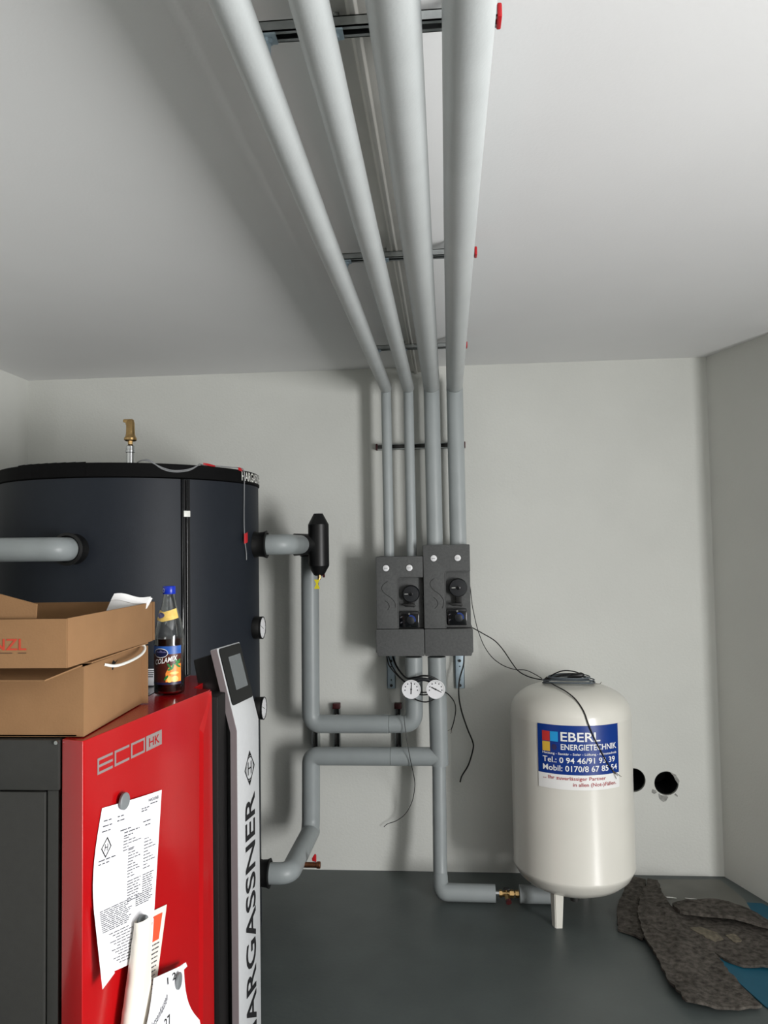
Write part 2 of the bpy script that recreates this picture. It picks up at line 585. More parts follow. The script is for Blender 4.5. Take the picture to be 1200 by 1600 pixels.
def tank_gauge(z, az):
    d = Vector((math.cos(math.radians(az)), math.sin(math.radians(az)), 0))
    o = T(az, z, TR - 0.006)
    g = MB().lathe([(0.030, 0), (0.046, 0.004), (0.046, 0.034), (0.043, 0.039)], o, d, 40).build('thermometer', RUBBER, tank)
    MB().lathe([(0.0455, 0.034), (0.0465, 0.036), (0.0465, 0.041), (0.0425, 0.042), (0.0425, 0.0385)], o, d, 40, cap=False).build('bezel', BLACK, g)
    MB().cyl(o + d * 0.037, o + d * 0.0395, 0.0425, n=40).build('dial', DIALM, g)
    u, v, _ = frame(d)
    nd = MB()
    c = o + d * 0.0405
    a = Vector((0, 0, 1)) * 0.35 + d.cross(Vector((0, 0, 1))) * 0.9
    a.normalize()
    b = d.cross(a)
    nd.add([c - a * 0.012 - b * 0.0016, c - a * 0.012 + b * 0.0016, c + a * 0.034 + b * 0.0006, c + a * 0.034 - b * 0.0006], [(0, 1, 2, 3)])
    for k in range(12):
        t = math.radians(30 * k)
        e = a * math.cos(t) + b * math.sin(t)
        f = d.cross(e)
        nd.add([c + e * 0.033 - f * 0.0008, c + e * 0.033 + f * 0.0008, c + e * 0.039 + f * 0.0008, c + e * 0.039 - f * 0.0008], [(0, 1, 2, 3)])
    nd.build('needle', INK, g, smooth=0)


tank_gauge(1.268, -2)
tank_gauge(0.937, -1)

# brass air vent on the tank
VX, VY = -1.335, 3.18
vent = thing('air_vent', 'brass automatic air vent on a steel stub above the dark tank', 'air vent', (VX, VY, TZ))
MB().lathe([(0.017, TZ + 0.0012), (0.017, 2.012), (0.0195, 2.014), (0.0195, 2.024), (0.018, 2.026), (0.018, 2.04), (0.010, 2.048)], (VX, VY, 0), n=28).build('stub_pipe', CHROME, vent)
MB().lathe([(0.0105, 2.046), (0.0105, 2.064)], (VX, VY, 0), n=6).build('nut', BRASS, vent, smooth=20)
body = MB().lathe([(0.020, 2.062), (0.026, 2.066), (0.026, 2.075), (0.021, 2.082), (0.0185, 2.095), (0.0175, 2.14), (0.013, 2.152), (0.004, 2.156)], (VX, VY, 0), n=32).build('body', BRASS, vent)
m = MB()
m.prism([(0.012, 2.155), (-0.026, 2.155), (-0.029, 2.150), (-0.028, 2.143), (-0.018, 2.140), (-0.0165, 2.130), (0.012, 2.130)], (VX, VY - 0.012, 0), (1, 0, 0), (0, 0, 1), (0, 0.024, 0))
m.build('outlet_spout', BRASS, body, bevel=0.002)

# grey sensor cables lying over the lid edge
sc = thing('sensor_cable', 'thin grey sensor cable sagging over the black tank lid edge', 'cable', T(-52, TZ, TR))
for off in (0.0, 0.0045):
    MB().tube(smooth_path([T(-66, TZ + 0.005, TR - 0.03), T(-64, TZ + 0.010, TR - 0.005), T(-61.5, TZ + 0.004 + off, TR + 0.009), T(-57, TZ - 0.016 - off, TR + 0.010), T(-52, TZ - 0.026 - off, TR + 0.010),
                           T(-46, TZ - 0.018 - off, TR + 0.010), T(-42, TZ - 0.002, TR + 0.009), T(-40, TZ + 0.006, TR - 0.006), T(-36, TZ + 0.004, TR - 0.03)]), 0.0022, 8).build('cable_strand', GCABLE, sc)
sl = thing('sensor_lead', 'thin grey lead with red tags hanging down the right of the tank', 'cable', T(-14.5, 1.56, TR))
MB().tube(smooth_path([T(-38, TZ + 0.004, TR - 0.03), T(-30, TZ + 0.005, TR - 0.015), T(-22, TZ + 0.006, TR - 0.008), T(-16.5, TZ + 0.006, TR + 0.004), T(-15.0, TZ - 0.01, TR + 0.010), T(-14.8, TZ - 0.1, TR + 0.009),
                       T(-15.2, 1.75, TR + 0.010), T(-15.4, 1.68, TR + 0.011), T(-14.6, 1.62, TR + 0.010), T(-13, 1.58, TR + 0.007), T(-12.6, 1.55, TR + 0.006)]), 0.002, 8).build('lead', GCABLE, sl)
for a0, a1, z0, z1, rr in ((-38.5, -32, TZ + 0.004, TZ + 0.012, TR - 0.004), (-19, -15.2, TZ - 0.004, TZ + 0.008, TR + 0.007)):
    MB().sheet(lambda a, b: T(a0 + (a1 - a0) * a, z0 + (z1 - z0) * b - 0.006 * a, rr + 0.003 * math.sin(a * 5)), 6, 2, 0.001).build('red_tag', REDCAP, sl)
MB().sheet(lambda a, b: T(-15.8 + 2.9 * a, 1.655 - 0.04 * b + 0.01 * a, TR + 0.012 + 0.006 * math.sin(PI * a)), 6, 4, 0.001).build('red_tag', REDCAP, sl)

# ------------------------------------------------------------------ pipework at the tank
PY = 3.66      # plane of the lower wall pipes
PR = 0.0425    # insulation radius


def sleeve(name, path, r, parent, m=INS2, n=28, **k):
    return MB().tube(path, r, n, **k).build(name, m, parent, smooth=30)


stub = thing('tank_outlet_pipe', 'grey insulated pipe elbow leaving the upper right of the tank', 'pipe', (-0.79, 3.18, 1.57))
sleeve('insulation', rounded([(-0.775, 3.18, 1.611), (-0.664, 3.18, 1.611), (-0.664, 3.475, 1.611)], 0.06, 8), PR, stub)

sep = thing('air_separator', 'black insulated air separator with pointed ends beside the tank outlet', 'air separator', (-0.586, 3.52, 1.455))
MB().lathe([(0.016, 1.466), (0.024, 1.470), (0.0475, 1.512), (0.0475, 1.702), (0.021, 1.752)], (-0.586, 3.52, 0), n=40).build('body', BLACK, sep, smooth=25)
MB().cyl((-0.586, 3.52, 1.611), (-0.700, 3.52, 1.611), 0.046, 0.052, n=32).build('side_port', BLACK, sep)
MB().tube(rounded([(-0.652, 3.50, 1.609), (-0.652, 3.66, 1.609), (-0.652, 3.66, 1.555)], 0.03), 0.047, 24).build('rear_port', BLACK, sep)
v = MB().cyl((-0.580, 3.50, 1.455), (-0.580, 3.50, 1.470), 0.008, n=12)
v.cyl((-0.586, 3.52, 1.448), (-0.586, 3.52, 1.470), 0.007, n=12)
v.build('drain_valve', BRASS, sep)
MB().cyl((-0.566, 3.50, 1.466), (-0.556, 3.50, 1.466), 0.007, n=12).build('valve_knob', DARKRED, sep)
MB().prism([(-0.013, 0), (0.013, 0), (0.004, -0.020), (0.014, -0.042), (-0.014, -0.042), (-0.004, -0.020)], (-0.592, 3.496, 1.450), (1, 0, 0), (0, 0, 1), (0, 0.0015, 0)).build('tag', YELLOW, sep, smooth=0, label='yellow warning tag')

sup = thing('supply_pipe', 'grey insulated pipe running down from the air separator, along the wall and up', 'pipe', (-0.652, PY, 0.72))
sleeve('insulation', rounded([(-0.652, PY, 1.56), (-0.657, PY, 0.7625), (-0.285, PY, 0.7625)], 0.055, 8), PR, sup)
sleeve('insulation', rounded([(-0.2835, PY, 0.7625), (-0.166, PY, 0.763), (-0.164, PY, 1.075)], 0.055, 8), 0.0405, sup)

ret = thing('return_pipe', 'grey insulated pipe from the low tank outlet up and along to the right riser', 'pipe', (-0.67, 3.18, 0.22))
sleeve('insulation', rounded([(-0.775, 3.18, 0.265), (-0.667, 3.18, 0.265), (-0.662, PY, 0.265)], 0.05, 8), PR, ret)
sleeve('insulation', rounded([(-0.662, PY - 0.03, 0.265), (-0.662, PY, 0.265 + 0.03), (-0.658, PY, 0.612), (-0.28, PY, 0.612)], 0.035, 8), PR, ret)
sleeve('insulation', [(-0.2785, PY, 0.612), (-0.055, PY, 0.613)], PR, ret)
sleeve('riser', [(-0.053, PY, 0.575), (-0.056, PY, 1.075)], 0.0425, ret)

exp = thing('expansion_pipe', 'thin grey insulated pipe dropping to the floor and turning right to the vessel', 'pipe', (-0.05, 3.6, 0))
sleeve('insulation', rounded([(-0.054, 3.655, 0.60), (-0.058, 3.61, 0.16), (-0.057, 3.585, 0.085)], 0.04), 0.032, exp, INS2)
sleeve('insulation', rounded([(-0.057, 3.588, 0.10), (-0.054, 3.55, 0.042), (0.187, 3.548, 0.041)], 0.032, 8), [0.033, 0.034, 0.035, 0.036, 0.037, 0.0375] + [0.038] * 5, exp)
sleeve('insulation', [(0.293, 3.548, 0.041), (0.47, 3.548, 0.041)], 0.0385, exp, INS2)
bv = thing('ball_valve', 'small brass valve between the two floor pipe sleeves', 'valve', (0.24, 3.548, 0.02))
MB().cyl((0.185, 3.548, 0.041), (0.204, 3.548, 0.041), 0.011, n=16).build('pipe_end', CHROME, bv)
m = MB()
m.cyl((0.204, 3.548, 0.041), (0.216, 3.548, 0.041), 0.016, n=6)
m.cyl((0.216, 3.548, 0.041), (0.250, 3.548, 0.041), 0.012, n=16)
m.cyl((0.250, 3.548, 0.041), (0.268, 3.548, 0.041), 0.017, n=6)
m.cyl((0.268, 3.548, 0.041), (0.275, 3.548, 0.041), 0.010, n=16)
m.cyl((0.275, 3.548, 0.041), (0.291, 3.548, 0.041), 0.016, n=6)
m.build('body', BRASS, bv, smooth=20)
m = MB().cyl((0.236, 3.53, 0.041), (0.240, 3.505, 0.030), 0.011, n=14)
m.build('drain_outlet', BRASS, bv)
MB().cyl((0.240, 3.505, 0.030), (0.242, 3.494, 0.025), 0.0125, n=14).build('drain_cap', DARKRED, bv)
MB().box(0.222, 0.250, 3.54, 3.556, 0.058, 0.066).build('handle', BLACK, bv, bevel=0.002)
MB().cyl((0.234, 3.548, 0.05), (0.234, 3.548, 0.06), 0.006, n=12).build('stem', BRASS, bv)

dv_ = thing('drain_cock', 'brass drain cock with red lever low beside the return elbow', 'valve', (-0.60, 3.30, 0.24))
MB().cyl((-0.655, 3.30, 0.253), (-0.573, 3.30, 0.253), 0.0115, n=18).build('body', COPPER, dv_)
MB().lathe([(0.011, 0), (0.0145, 0.002), (0.0145, 0.014), (0.012, 0.017)], (-0.575, 3.30, 0.253), (1, 0, 0), 18).build('cap', COPPER, dv_)
MB().prism([(-0.010, 0.016), (0.006, 0.012), (0.007, 0.042), (0.0, 0.046), (-0.006, 0.038), (-0.013, 0.026)], (-0.582, 3.297, 0.253), (1, 0, 0), (0, 0, 1), (0, 0.006, 0)).build('lever', REDCAP, dv_, bevel=0.0015)
MB().cyl((-0.582, 3.30, 0.26), (-0.582, 3.30, 0.27), 0.004, n=10).build('stem', CHROME, dv_)

front = thing('front_tank_pipe', 'grey insulated pipe elbow leaving the front of the tank to the left', 'pipe', (-1.325, 2.6, 1.56))
sleeve('insulation', rounded([(-1.325, 2.622, 1.603), (-1.325, 2.545, 1.603), (-2.14, 2.545, 1.607)], 0.045, 8), 0.0415, front)

# ------------------------------------------------------------------ ceiling pipes
CP = [(-0.290, -0.2785, 0.0285, 0.0245, 2.366, 1.54, 'leftmost thin grey ceiling pipe turning down the wall'),
      (-0.1785, -0.1695, 0.0285, 0.0240, 2.363, 1.54, 'thin grey ceiling pipe, second from the left, beside the metal channel'),
      (-0.0605, -0.0570, 0.0395, 0.0385, 2.368, 1.592, 'thick grey ceiling pipe, third from the left, right of the metal channel'),
      (0.0480, 0.0545, 0.0395, 0.0400, 2.366, 1.592, 'rightmost thick grey ceiling pipe turning down the wall')]
PV = 3.72
for xh, xv, rh, rv, zc, zb, lb in CP:
    t = thing('ceiling_pipe', lb, 'pipe', (xv, PV, zb), 'heating pipes along the ceiling')
    nrm = (0, 1, -1)
    corner = Vector((xv, PV, zc))
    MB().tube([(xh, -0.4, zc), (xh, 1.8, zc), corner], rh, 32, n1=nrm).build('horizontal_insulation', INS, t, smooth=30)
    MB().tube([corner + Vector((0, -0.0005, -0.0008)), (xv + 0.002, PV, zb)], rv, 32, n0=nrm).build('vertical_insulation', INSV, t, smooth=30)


# ------------------------------------------------------------------ mounting rails
def ceiling_rail(y, label):
    t = thing('ceiling_rail', label, 'rail', (-0.09, y, 2.44), 'rails across the ceiling pipes')
    x0, x1, z0, z1 = -0.295, 0.098, 2.440, 2.4585
    ch = MB()
    ch.box(x0, x1, y, y + 0.0022, z0, z1)
    ch.box(x0, x1, y + 0.0278, y + 0.03, z0, z1)
    ch.box(x0, x1, y, y + 0.03, z1 - 0.002, z1)
    ch.box(x0, x1, y, y + 0.0085, z0, z0 + 0.002)
    ch.box(x0, x1, y + 0.0215, y + 0.03, z0, z0 + 0.002)
    c = ch.build('channel', STEEL, t, smooth=0)
    MB().box(x0 + 0.001, x1 - 0.001, y + 0.003, y + 0.027, z1 - 0.004, z1 - 0.0025).build('slot', SLOT, c, smooth=0)
    MB().box(x1, x1 + 0.008, y - 0.002, y + 0.032, z0 - 0.003, z1 + 0.002).build('end_cap', REDCAP, t, bevel=0.0025)
    MB().box(x0 - 0.006, x0, y - 0.001, y + 0.031, z0 - 0.002, z1 + 0.001).build('end_cap', REDCAP, t, bevel=0.002)
    for xh, xv, rh, rv, zc, zb, lb in CP:
        cx = xh + (0.012 if rh < 0.03 else 0)
        p = MB().box(cx - 0.014, cx + 0.014, y + 0.001, y + 0.029, z0 - 0.004, z0).build('clamp_plate', BSTEEL, t, bevel=0.001)
        MB().cyl((cx, y + 0.015, z0 - 0.011), (cx, y + 0.015, z0 - 0.004), 0.008, n=6).build('nut', BSTEEL, p, smooth=20)
        MB().cyl((cx, y + 0.015, zc + rh * 0.55), (cx, y + 0.015, z0 - 0.004), 0.004, n=12).build('threaded_rod', BSTEEL, t)
    for hx in (-0.165, 0.052):
        MB().cyl((hx, y + 0.015, z1), (hx, y + 0.015, H), 0.006, n=12).build('hanger_bolt', STEEL, t)


ceiling_rail(1.212, 'galvanised rail across the ceiling pipes, nearest the top of the picture')
ceiling_rail(2.221, 'galvanised rail across the ceiling pipes, middle of the three')
ceiling_rail(3.264, 'galvanised rail across the ceiling pipes, nearest the back wall')

duct = thing('cable_channel', 'bright folded metal channel running along the ceiling between the pipes', 'cable channel', (-0.13, 1.5, 2.46))
prof = [(-0.172, 2.5), (-0.172, 2.472), (-0.146, 2.472), (-0.140, 2.462), (-0.131, 2.462), (-0.127, 2.470), (-0.093, 2.474), (-0.090, 2.5)]
MB().prism(prof, (0, -0.4, 0), (1, 0, 0), (0, 0, 1), (0, 3.97 + 0.29, 0)).build('folded_profile', DUCTM, duct, bevel=0.0012)

wr_ = thing('wall_rail', 'short slotted steel rail behind the four vertical pipes', 'rail', (-0.12, 3.84, 2.08))
m = MB()
m.box(-0.335, 0.097, 3.842, 3.87, 2.082, 2.0865)
m.box(-0.335, 0.097, 3.842, 3.87, 2.1055, 2.11)
m.box(-0.335, 0.097, 3.862, 3.87, 2.082, 2.11)
c = m.build('channel', STEEL, wr_, smooth=0)
MB().box(-0.334, 0.096, 3.858, 3.8625, 2.0868, 2.1052).build('slot', BGREY, c, smooth=0)
MB().box(-0.344, -0.335, 3.838, 3.869, 2.080, 2.112).build('end_cap', DARKRED, wr_, bevel=0.003)
MB().box(0.097, 0.104, 3.838, 3.869, 2.080, 2.112).build('end_cap', DARKRED, wr_, bevel=0.003)
for xh, xv, rh, rv, zc, zb, lb in CP:
    MB().cyl((xv, 3.77, 2.096), (xv, 3.86, 2.096), 0.005, n=12).build('clamp_bolt', STEEL, wr_)
    MB().box(xv - 0.016, xv + 0.016, 3.840, 3.843, 2.083, 2.109).build('clamp_plate', STEEL, wr_, smooth=0)

for x, lb in ((-0.5605, 'short vertical steel rail with red cap, left, behind the two lower pipes'), (-0.2545, 'short vertical steel rail with red cap, right, behind the two lower pipes')):
    t = thing('pipe_support_rail', lb, 'rail', (x, 3.85, 0.56), 'vertical rails behind the lower pipes')
    m = MB()
    m.box(x - 0.016, x - 0.0125, 3.838, 3.869, 0.575, 0.80)
    m.box(x + 0.0125, x + 0.016, 3.838, 3.869, 0.575, 0.80)
    m.box(x - 0.016, x + 0.016, 3.862, 3.869, 0.575, 0.80)
    c = m.build('channel', STEEL, t, smooth=0)
    MB().box(x - 0.0124, x + 0.0124, 3.859, 3.8622, 0.576, 0.799).build('slot', BGREY, c, smooth=0)
    MB().box(x - 0.018, x + 0.018, 3.834, 3.869, 0.795, 0.822).build('end_cap', DARKRED, t, bevel=0.003)
    for zz in (0.7625, 0.612):
        MB().cyl((x, 3.69, zz), (x, 3.86, zz), 0.005, n=12).build('clamp_bolt', STEEL, t)
t = thing('pipe_support_post', 'short dark steel post between the two lower pipe elbows', 'rail', (-0.663, 3.85, 0.66))
m = MB().box(-0.678, -0.674, 3.80, 3.869, 0.60, 0.78)
m.box(-0.652, -0.648, 3.80, 3.869, 0.60, 0.78)
c = m.build('channel', STEEL, t, smooth=0)
MB().box(-0.674, -0.652, 3.82, 3.823, 0.601, 0.779).build('slot', BGREY, c, smooth=0)


# ------------------------------------------------------------------ pump groups
def pump_group(x0, x1, ztop, dials, pocket, knob, elec, handle, swirls, lower, label):
    YF = 3.63
    t = thing('pump_group', label, 'pump group', ((x0 + x1) / 2, 3.85, 1.083), 'insulated pump groups on the wall')
    X = lambda d: x0 + d
    Z = lambda d: ztop - d
    pd, pz = pocket
    # back block and front shell with an open pocket on the right
    MB().box(x0, x1, YF + 0.035, 3.85, 1.2095, ztop).build('rear_shell', EPP, t, bevel=0.006)
    po = arc((X(pd) + 0.012, Z(pz) - 0.012), 0.012, PI, PI / 2, 5)
    poly = [(x0, 1.2095), (x0, ztop), (x1, ztop), (x1, Z(pz))] + po[::-1] + [(X(pd), 1.2095)]
    sh = MB().prism(poly, (0, YF, 0), (1, 0, 0), (0, 0, 1), (0, 0.036, 0)).build('front_shell', EPP, t, bevel=0.0035)
    # raised lip round the pocket
    lip = [(x1 - 0.002, Z(pz) + 0.003)] + [(X(pd) + 0.012 + 0.015 * math.cos(a), Z(pz) - 0.012 + 0.015 * math.sin(a)) for a in [PI / 2 + PI / 2 * k / 5 for k in range(6)]] + [(X(pd) - 0.003, 1.213)]
    MB().tube([(a, YF + 0.0005, b) for a, b in lip], 0.0022, 8).build('pocket_lip', EPP, sh)
    lx0, lx1, cl, cr = lower
    poly = [(lx0, 1.2065), (lx0 + 0.004, 1.208), (lx1 - 0.004, 1.208), (lx1, 1.2065)]
    poly += [(lx1, 1.100), (lx1 - 0.006, 1.096), (lx1 - 0.008, 1.083)] if cr else [(lx1, 1.083)]
    poly += [(lx0 + 0.010, 1.083), (lx0 + 0.006, 1.097), (lx0, 1.101)] if cl else [(lx0, 1.083)]
    MB().prism(poly, (0, YF - 0.004, 0), (1, 0, 0), (0, 0, 1), (0, 3.85 - YF + 0.004, 0)).build('lower_cover', EPP, t, bevel=0.004)
    for dx, dz in dials:
        d = MB().lathe([(0.0175, -0.0015), (0.0175, 0.002), (0.0155, 0.003)], (X(dx), YF, Z(dz)), (0, -1, 0), 24).build('thermometer', BGREY, t)
        MB().lathe([(0.0150, 0), (0.0150, 0.0035), (0.012, 0.0055), (0.002, 0.0065)], (X(dx) - 0.001, YF, Z(dz)), (0, -1, 0), 24).build('dial', DIALM, d)
        MB().box(X(dx) - 0.010, X(dx) + 0.007, YF - 0.0072, YF - 0.006, Z(dz) - 0.0012, Z(dz) + 0.0004).build('pointer', INK, d, smooth=0)
    kx, kz, kr = knob
    yk = YF + 0.005
    k = MB().lathe([(kr, -0.03), (kr, 0.004), (kr - 0.004, 0.010), (0.006, 0.012)], (X(kx), yk, Z(kz)), (0, -1, 0), 36).build('pump_head', PUMPB, t)
    MB().box(X(kx) - 0.030, X(kx) - 0.013, yk - 0.0132, yk - 0.0118, Z(kz) - 0.0012, Z(kz) + 0.0012).build('mark', WHITEP, k, smooth=0)
    MB().lathe([(0.009, 0.010), (0.009, 0.015), (0.006, 0.016)], (X(kx), yk, Z(kz)), (0, -1, 0), 20).build('hub', GLOSSBLACK, k)
    # neck and handle below the head
    hx, hz = handle
    h = MB().prism([(X(kx) - 0.012, Z(kz) - kr + 0.006), (X(kx) + 0.018, Z(kz) - kr + 0.010), (X(kx) + 0.016, Z(hz) - 0.012), (X(kx) - 0.010, Z(hz) - 0.006)], (0, yk - 0.006, 0), (1, 0, 0), (0, 0, 1), (0, 0.03, 0)).build('pump_neck', RUBBER, t, bevel=0.002)
    MB().prism([(X(hx), Z(hz) + 0.002), (X(hx) + 0.010, Z(hz) + 0.006), (X(kx) + 0.012, Z(hz) + 0.008), (X(kx) + 0.022, Z(hz) - 0.006), (X(hx) + 0.020, Z(hz) - 0.008)], (0, yk - 0.012, 0), (1, 0, 0), (0, 0, 1), (0, 0.018, 0)).build('valve_handle', RUBBER, t, bevel=0.002)
    e0, e1, ez0, ez1 = elec
    el = MB().box(X(e0), X(e1), YF + 0.002, YF + 0.04, Z(ez1), Z(ez0)).build('pump_control', GLOSSBLACK, t, bevel=0.004)
    cx, cz = X(e0) + (e1 - e0) * 0.60, Z(ez1) + (ez1 - ez0) * 0.48
    MB().lathe([(0.020, 0), (0.020, 0.006), (0.016, 0.008)], (cx, YF + 0.004, cz), (0, -1, 0), 28).build('selector_knob', PUMPB, el)
    ring = MB()
    pts = arc((cx, cz), 0.023, -0.35, PI * 0.62, 14) + arc((cx, cz), 0.0165, PI * 0.62, -0.35, 14)
    ring.prism(pts, (0, YF - 0.0048, 0), (1, 0, 0), (0, 0, 1), (0, 0.008, 0))
    ring.build('blue_scale', BLUE, el, smooth=0, label='blue scale around the selector')
    MB().cyl((cx - 0.008, YF + 0.003, Z(ez0) - 0.010), (cx - 0.008, YF - 0.0005, Z(ez0) - 0.010), 0.0045, n=14).build('screw', CHROME, el)
    for q in (0.62, 0.28):
        MB().prism(arc((X(e0) + 0.013, Z(ez1) + (ez1 - ez0) * q), 0.007, 0.9, 3.4, 6), (0, YF + 0.0005, 0), (1, 0, 0), (0, 0, 1), (0, 0.002, 0)).build('symbol', GREYINK, el, smooth=0)
    for sw in swirls:
        p = smooth_path([(X(a), YF - 0.0002, Z(b)) for a, b in sw], 4)
        MB().tube(p, 0.0014, 6).build('relief_line', EPPD, sh)
    return t


def swirl(pts, px0, py0):
    return [((580 + a / 7.5 - px0) / 332.5, (850 + b / 7.5 - py0) / 332.5) for a, b in pts]


pump_group(-0.3335, -0.1125, 1.548, [(0.049, 0.054), (0.159, 0.054)], (0.1045, 0.100), (0.163, 0.176, 0.040), (0.1055, 0.198, 0.259, 0.333), (0.118, 0.228),
           [swirl([(195, 440), (145, 475), (125, 525), (160, 580), (230, 630), (275, 685), (285, 745)], 588, 870), swirl([(160, 665), (195, 690), (212, 735), (190, 775)], 588, 870)],
           (-0.3385, -0.1118, True, False), 'dark grey foam pump group, lower left one of the pair')
pump_group(-0.1105, 0.1080, 1.600, [(0.051, 0.063), (0.1625, 0.063)], (0.1035, 0.127), (0.161, 0.2015, 0.043), (0.108, 0.199, 0.300, 0.376), (0.114, 0.278),
           [swirl([(735, 405), (693, 440), (685, 482), (720, 540), (790, 590), (833, 650), (837, 705), (820, 755)], 661, 852), swirl([(720, 625), (760, 665), (768, 715), (735, 755)], 661, 852)],
           (-0.1095, 0.1150, False, True), 'dark grey foam pump group, taller right one of the pair')

for x0, x1, lb in ((-0.307, -0.265, 'zinc plated wall bracket under the left pump group'), (0.031, 0.076, 'zinc plated wall bracket under the right pump group')):
    t = thing('wall_bracket', lb, 'bracket', ((x0 + x1) / 2, 3.86, 0.893), 'brackets under the pump groups')
    m = MB().box(x0, x1, 3.853, 3.857, 0.893, 1.12)
    m.box(x0, x0 + 0.004, 3.853, 3.869, 0.893, 1.12)
    m.box(x1 - 0.004, x1, 3.853, 3.869, 0.893, 1.12)
    m.build('plate', BSTEEL, t, bevel=0.001)
    xm = (x0 + x1) / 2
    for zz in (1.028, 0.908):
        MB().cyl((xm, 3.846, zz), (xm, 3.853, zz), 0.0075, n=6).build('bolt', BGREY, t, smooth=20)
    for zz in (0.935, 1.0):
        MB().cyl((xm, 3.8515, zz), (xm, 3.853, zz), 0.003, n=12).build('hole', SLOT, t)


# ------------------------------------------------------------------ dial gauges in front of the risers
def dial_gauge(x, z, ang, label):
    y = 3.588
    t = thing('dial_gauge', label, 'gauge', (x, y, z - 0.043), 'round white gauges')
    d = Vector((0.0, -1, 0.03)).normalized()
    o = Vector((x, y, z))
    MB().lathe([(0.038, -0.012), (0.042, -0.008), (0.043, 0.004), (0.0415, 0.007), (0.040, 0.006)], o, d, 44).build('case', BLACK, t)
    MB().lathe([(0.0425, 0.0035), (0.0435, 0.0045), (0.0425, 0.0082), (0.0395, 0.0082), (0.0395, 0.006)], o, d, 44, cap=False).build('rim', DIALM, t)
    MB().cyl(o + d * 0.004, o + d * 0.0065, 0.0405, n=44).build('dial', DIALM, t)
    c = o + d * 0.0075
    u = Vector((1, 0, 0))
    v = Vector((0, 0, 1))
    nd = MB()
    a = u * math.cos(ang) + v * math.sin(ang)
    b = -u * math.sin(ang) + v * math.cos(ang)
    nd.add([c - a * 0.022 - b * 0.0027, c - a * 0.022 + b * 0.0027, c + a * 0.030 + b * 0.0017, c + a * 0.030 - b * 0.0017], [(0, 1, 2, 3)])
    nd.cyl(c - d * 0.0005, c + d * 0.001, 0.004, n=14)
    nd.build('needle', INK, t, smooth=0)
    mk = MB()
    for k in range(9):
        th = math.radians(-40 + 32.5 * k)
        e = u * math.cos(th) + v * math.sin(th)
        f = -u * math.sin(th) + v * math.cos(th)
        q = c + e * 0.029 - d * 0.0006
        mk.add([q - u * 0.0026 - v * 0.003, q + u * 0.0026 - v * 0.003, q + u * 0.0026 + v * 0.003, q - u * 0.0026 + v * 0.003], [(0, 1, 2, 3)])
    for k in range(37):
        th = math.radians(-40 + 7.2 * k)
        e = u * math.cos(th) + v * math.sin(th)
        f = -u * math.sin(th) + v * math.cos(th)
        q = c - d * 0.0006
        mk.add([q + e * 0.0350 - f * 0.0004, q + e * 0.0350 + f * 0.0004, q + e * 0.0385 + f * 0.0004, q + e * 0.0385 - f * 0.0004], [(0, 1, 2, 3)])
    mk.build('scale_marks', GREYINK, t, smooth=0)


dial_gauge(-0.1745, 0.9375, math.radians(86), 'round white gauge with upright needle, left of the pair')
dial_gauge(-0.0625, 0.9375, math.radians(-27), 'round white gauge with slanting needle, right of the pair')


def cable(name, pts, r, label, m=CABLE, k=5, group=None, sides=8, cat='cable'):
    P = smooth_path(pts, k)
    return solo(name, MB().tube(P, r, sides), m, pts[0], label, cat, group)


lp = thing('gauge_lead', 'black gauge leads looped behind and below the two round gauges', 'cable', (-0.12, 3.6, 0.88))
MB().tube(smooth_path([(-0.303, 3.80, 1.085), (-0.300, 3.80, 1.045), (-0.288, 3.76, 1.019), (-0.253, 3.68, 0.995), (-0.206, 3.605, 0.967), (-0.18, 3.605, 0.95)]), 0.0032, 8).build('lead', CABLE, lp)
MB().tube(smooth_path([(-0.298, 3.80, 1.085), (-0.290, 3.79, 1.05), (-0.270, 3.74, 1.015), (-0.235, 3.66, 0.985), (-0.19, 3.608, 0.955)]), 0.003, 8).build('lead', CABLE, lp)
MB().tube(smooth_path([(-0.276, 3.80, 1.085), (-0.268, 3.79, 1.045), (-0.244, 3.74, 1.007), (-0.199, 3.64, 0.980), (-0.152, 3.600, 0.990), (-0.117, 3.592, 0.998), (-0.08, 3.594, 0.992), (-0.04, 3.602, 0.968)]), 0.0045, 8).build('lead', CABLE, lp)
MB().tube(smooth_path([(-0.165, 3.604, 0.968), (-0.118, 3.602, 0.980), (-0.07, 3.604, 0.968)]), 0.009, 10).build('lead', PUMPB, lp)
MB().tube(smooth_path([(-0.184, 3.604, 0.912), (-0.154, 3.594, 0.889), (-0.113, 3.590, 0.879), (-0.077, 3.594, 0.888), (-0.040, 3.604, 0.914)]), 0.0032, 8).build('lead', CABLE, lp)
MB().tube(smooth_path([(-0.169, 3.604, 0.918), (-0.119, 3.600, 0.909), (-0.065, 3.604, 0.918)]), 0.003, 8).build('lead', CABLE, lp)
MB().tube(smooth_path([(-0.160, 3.604, 0.926), (-0.119, 3.602, 0.920), (-0.075, 3.604, 0.924)]), 0.003, 8).build('lead', CABLE, lp)

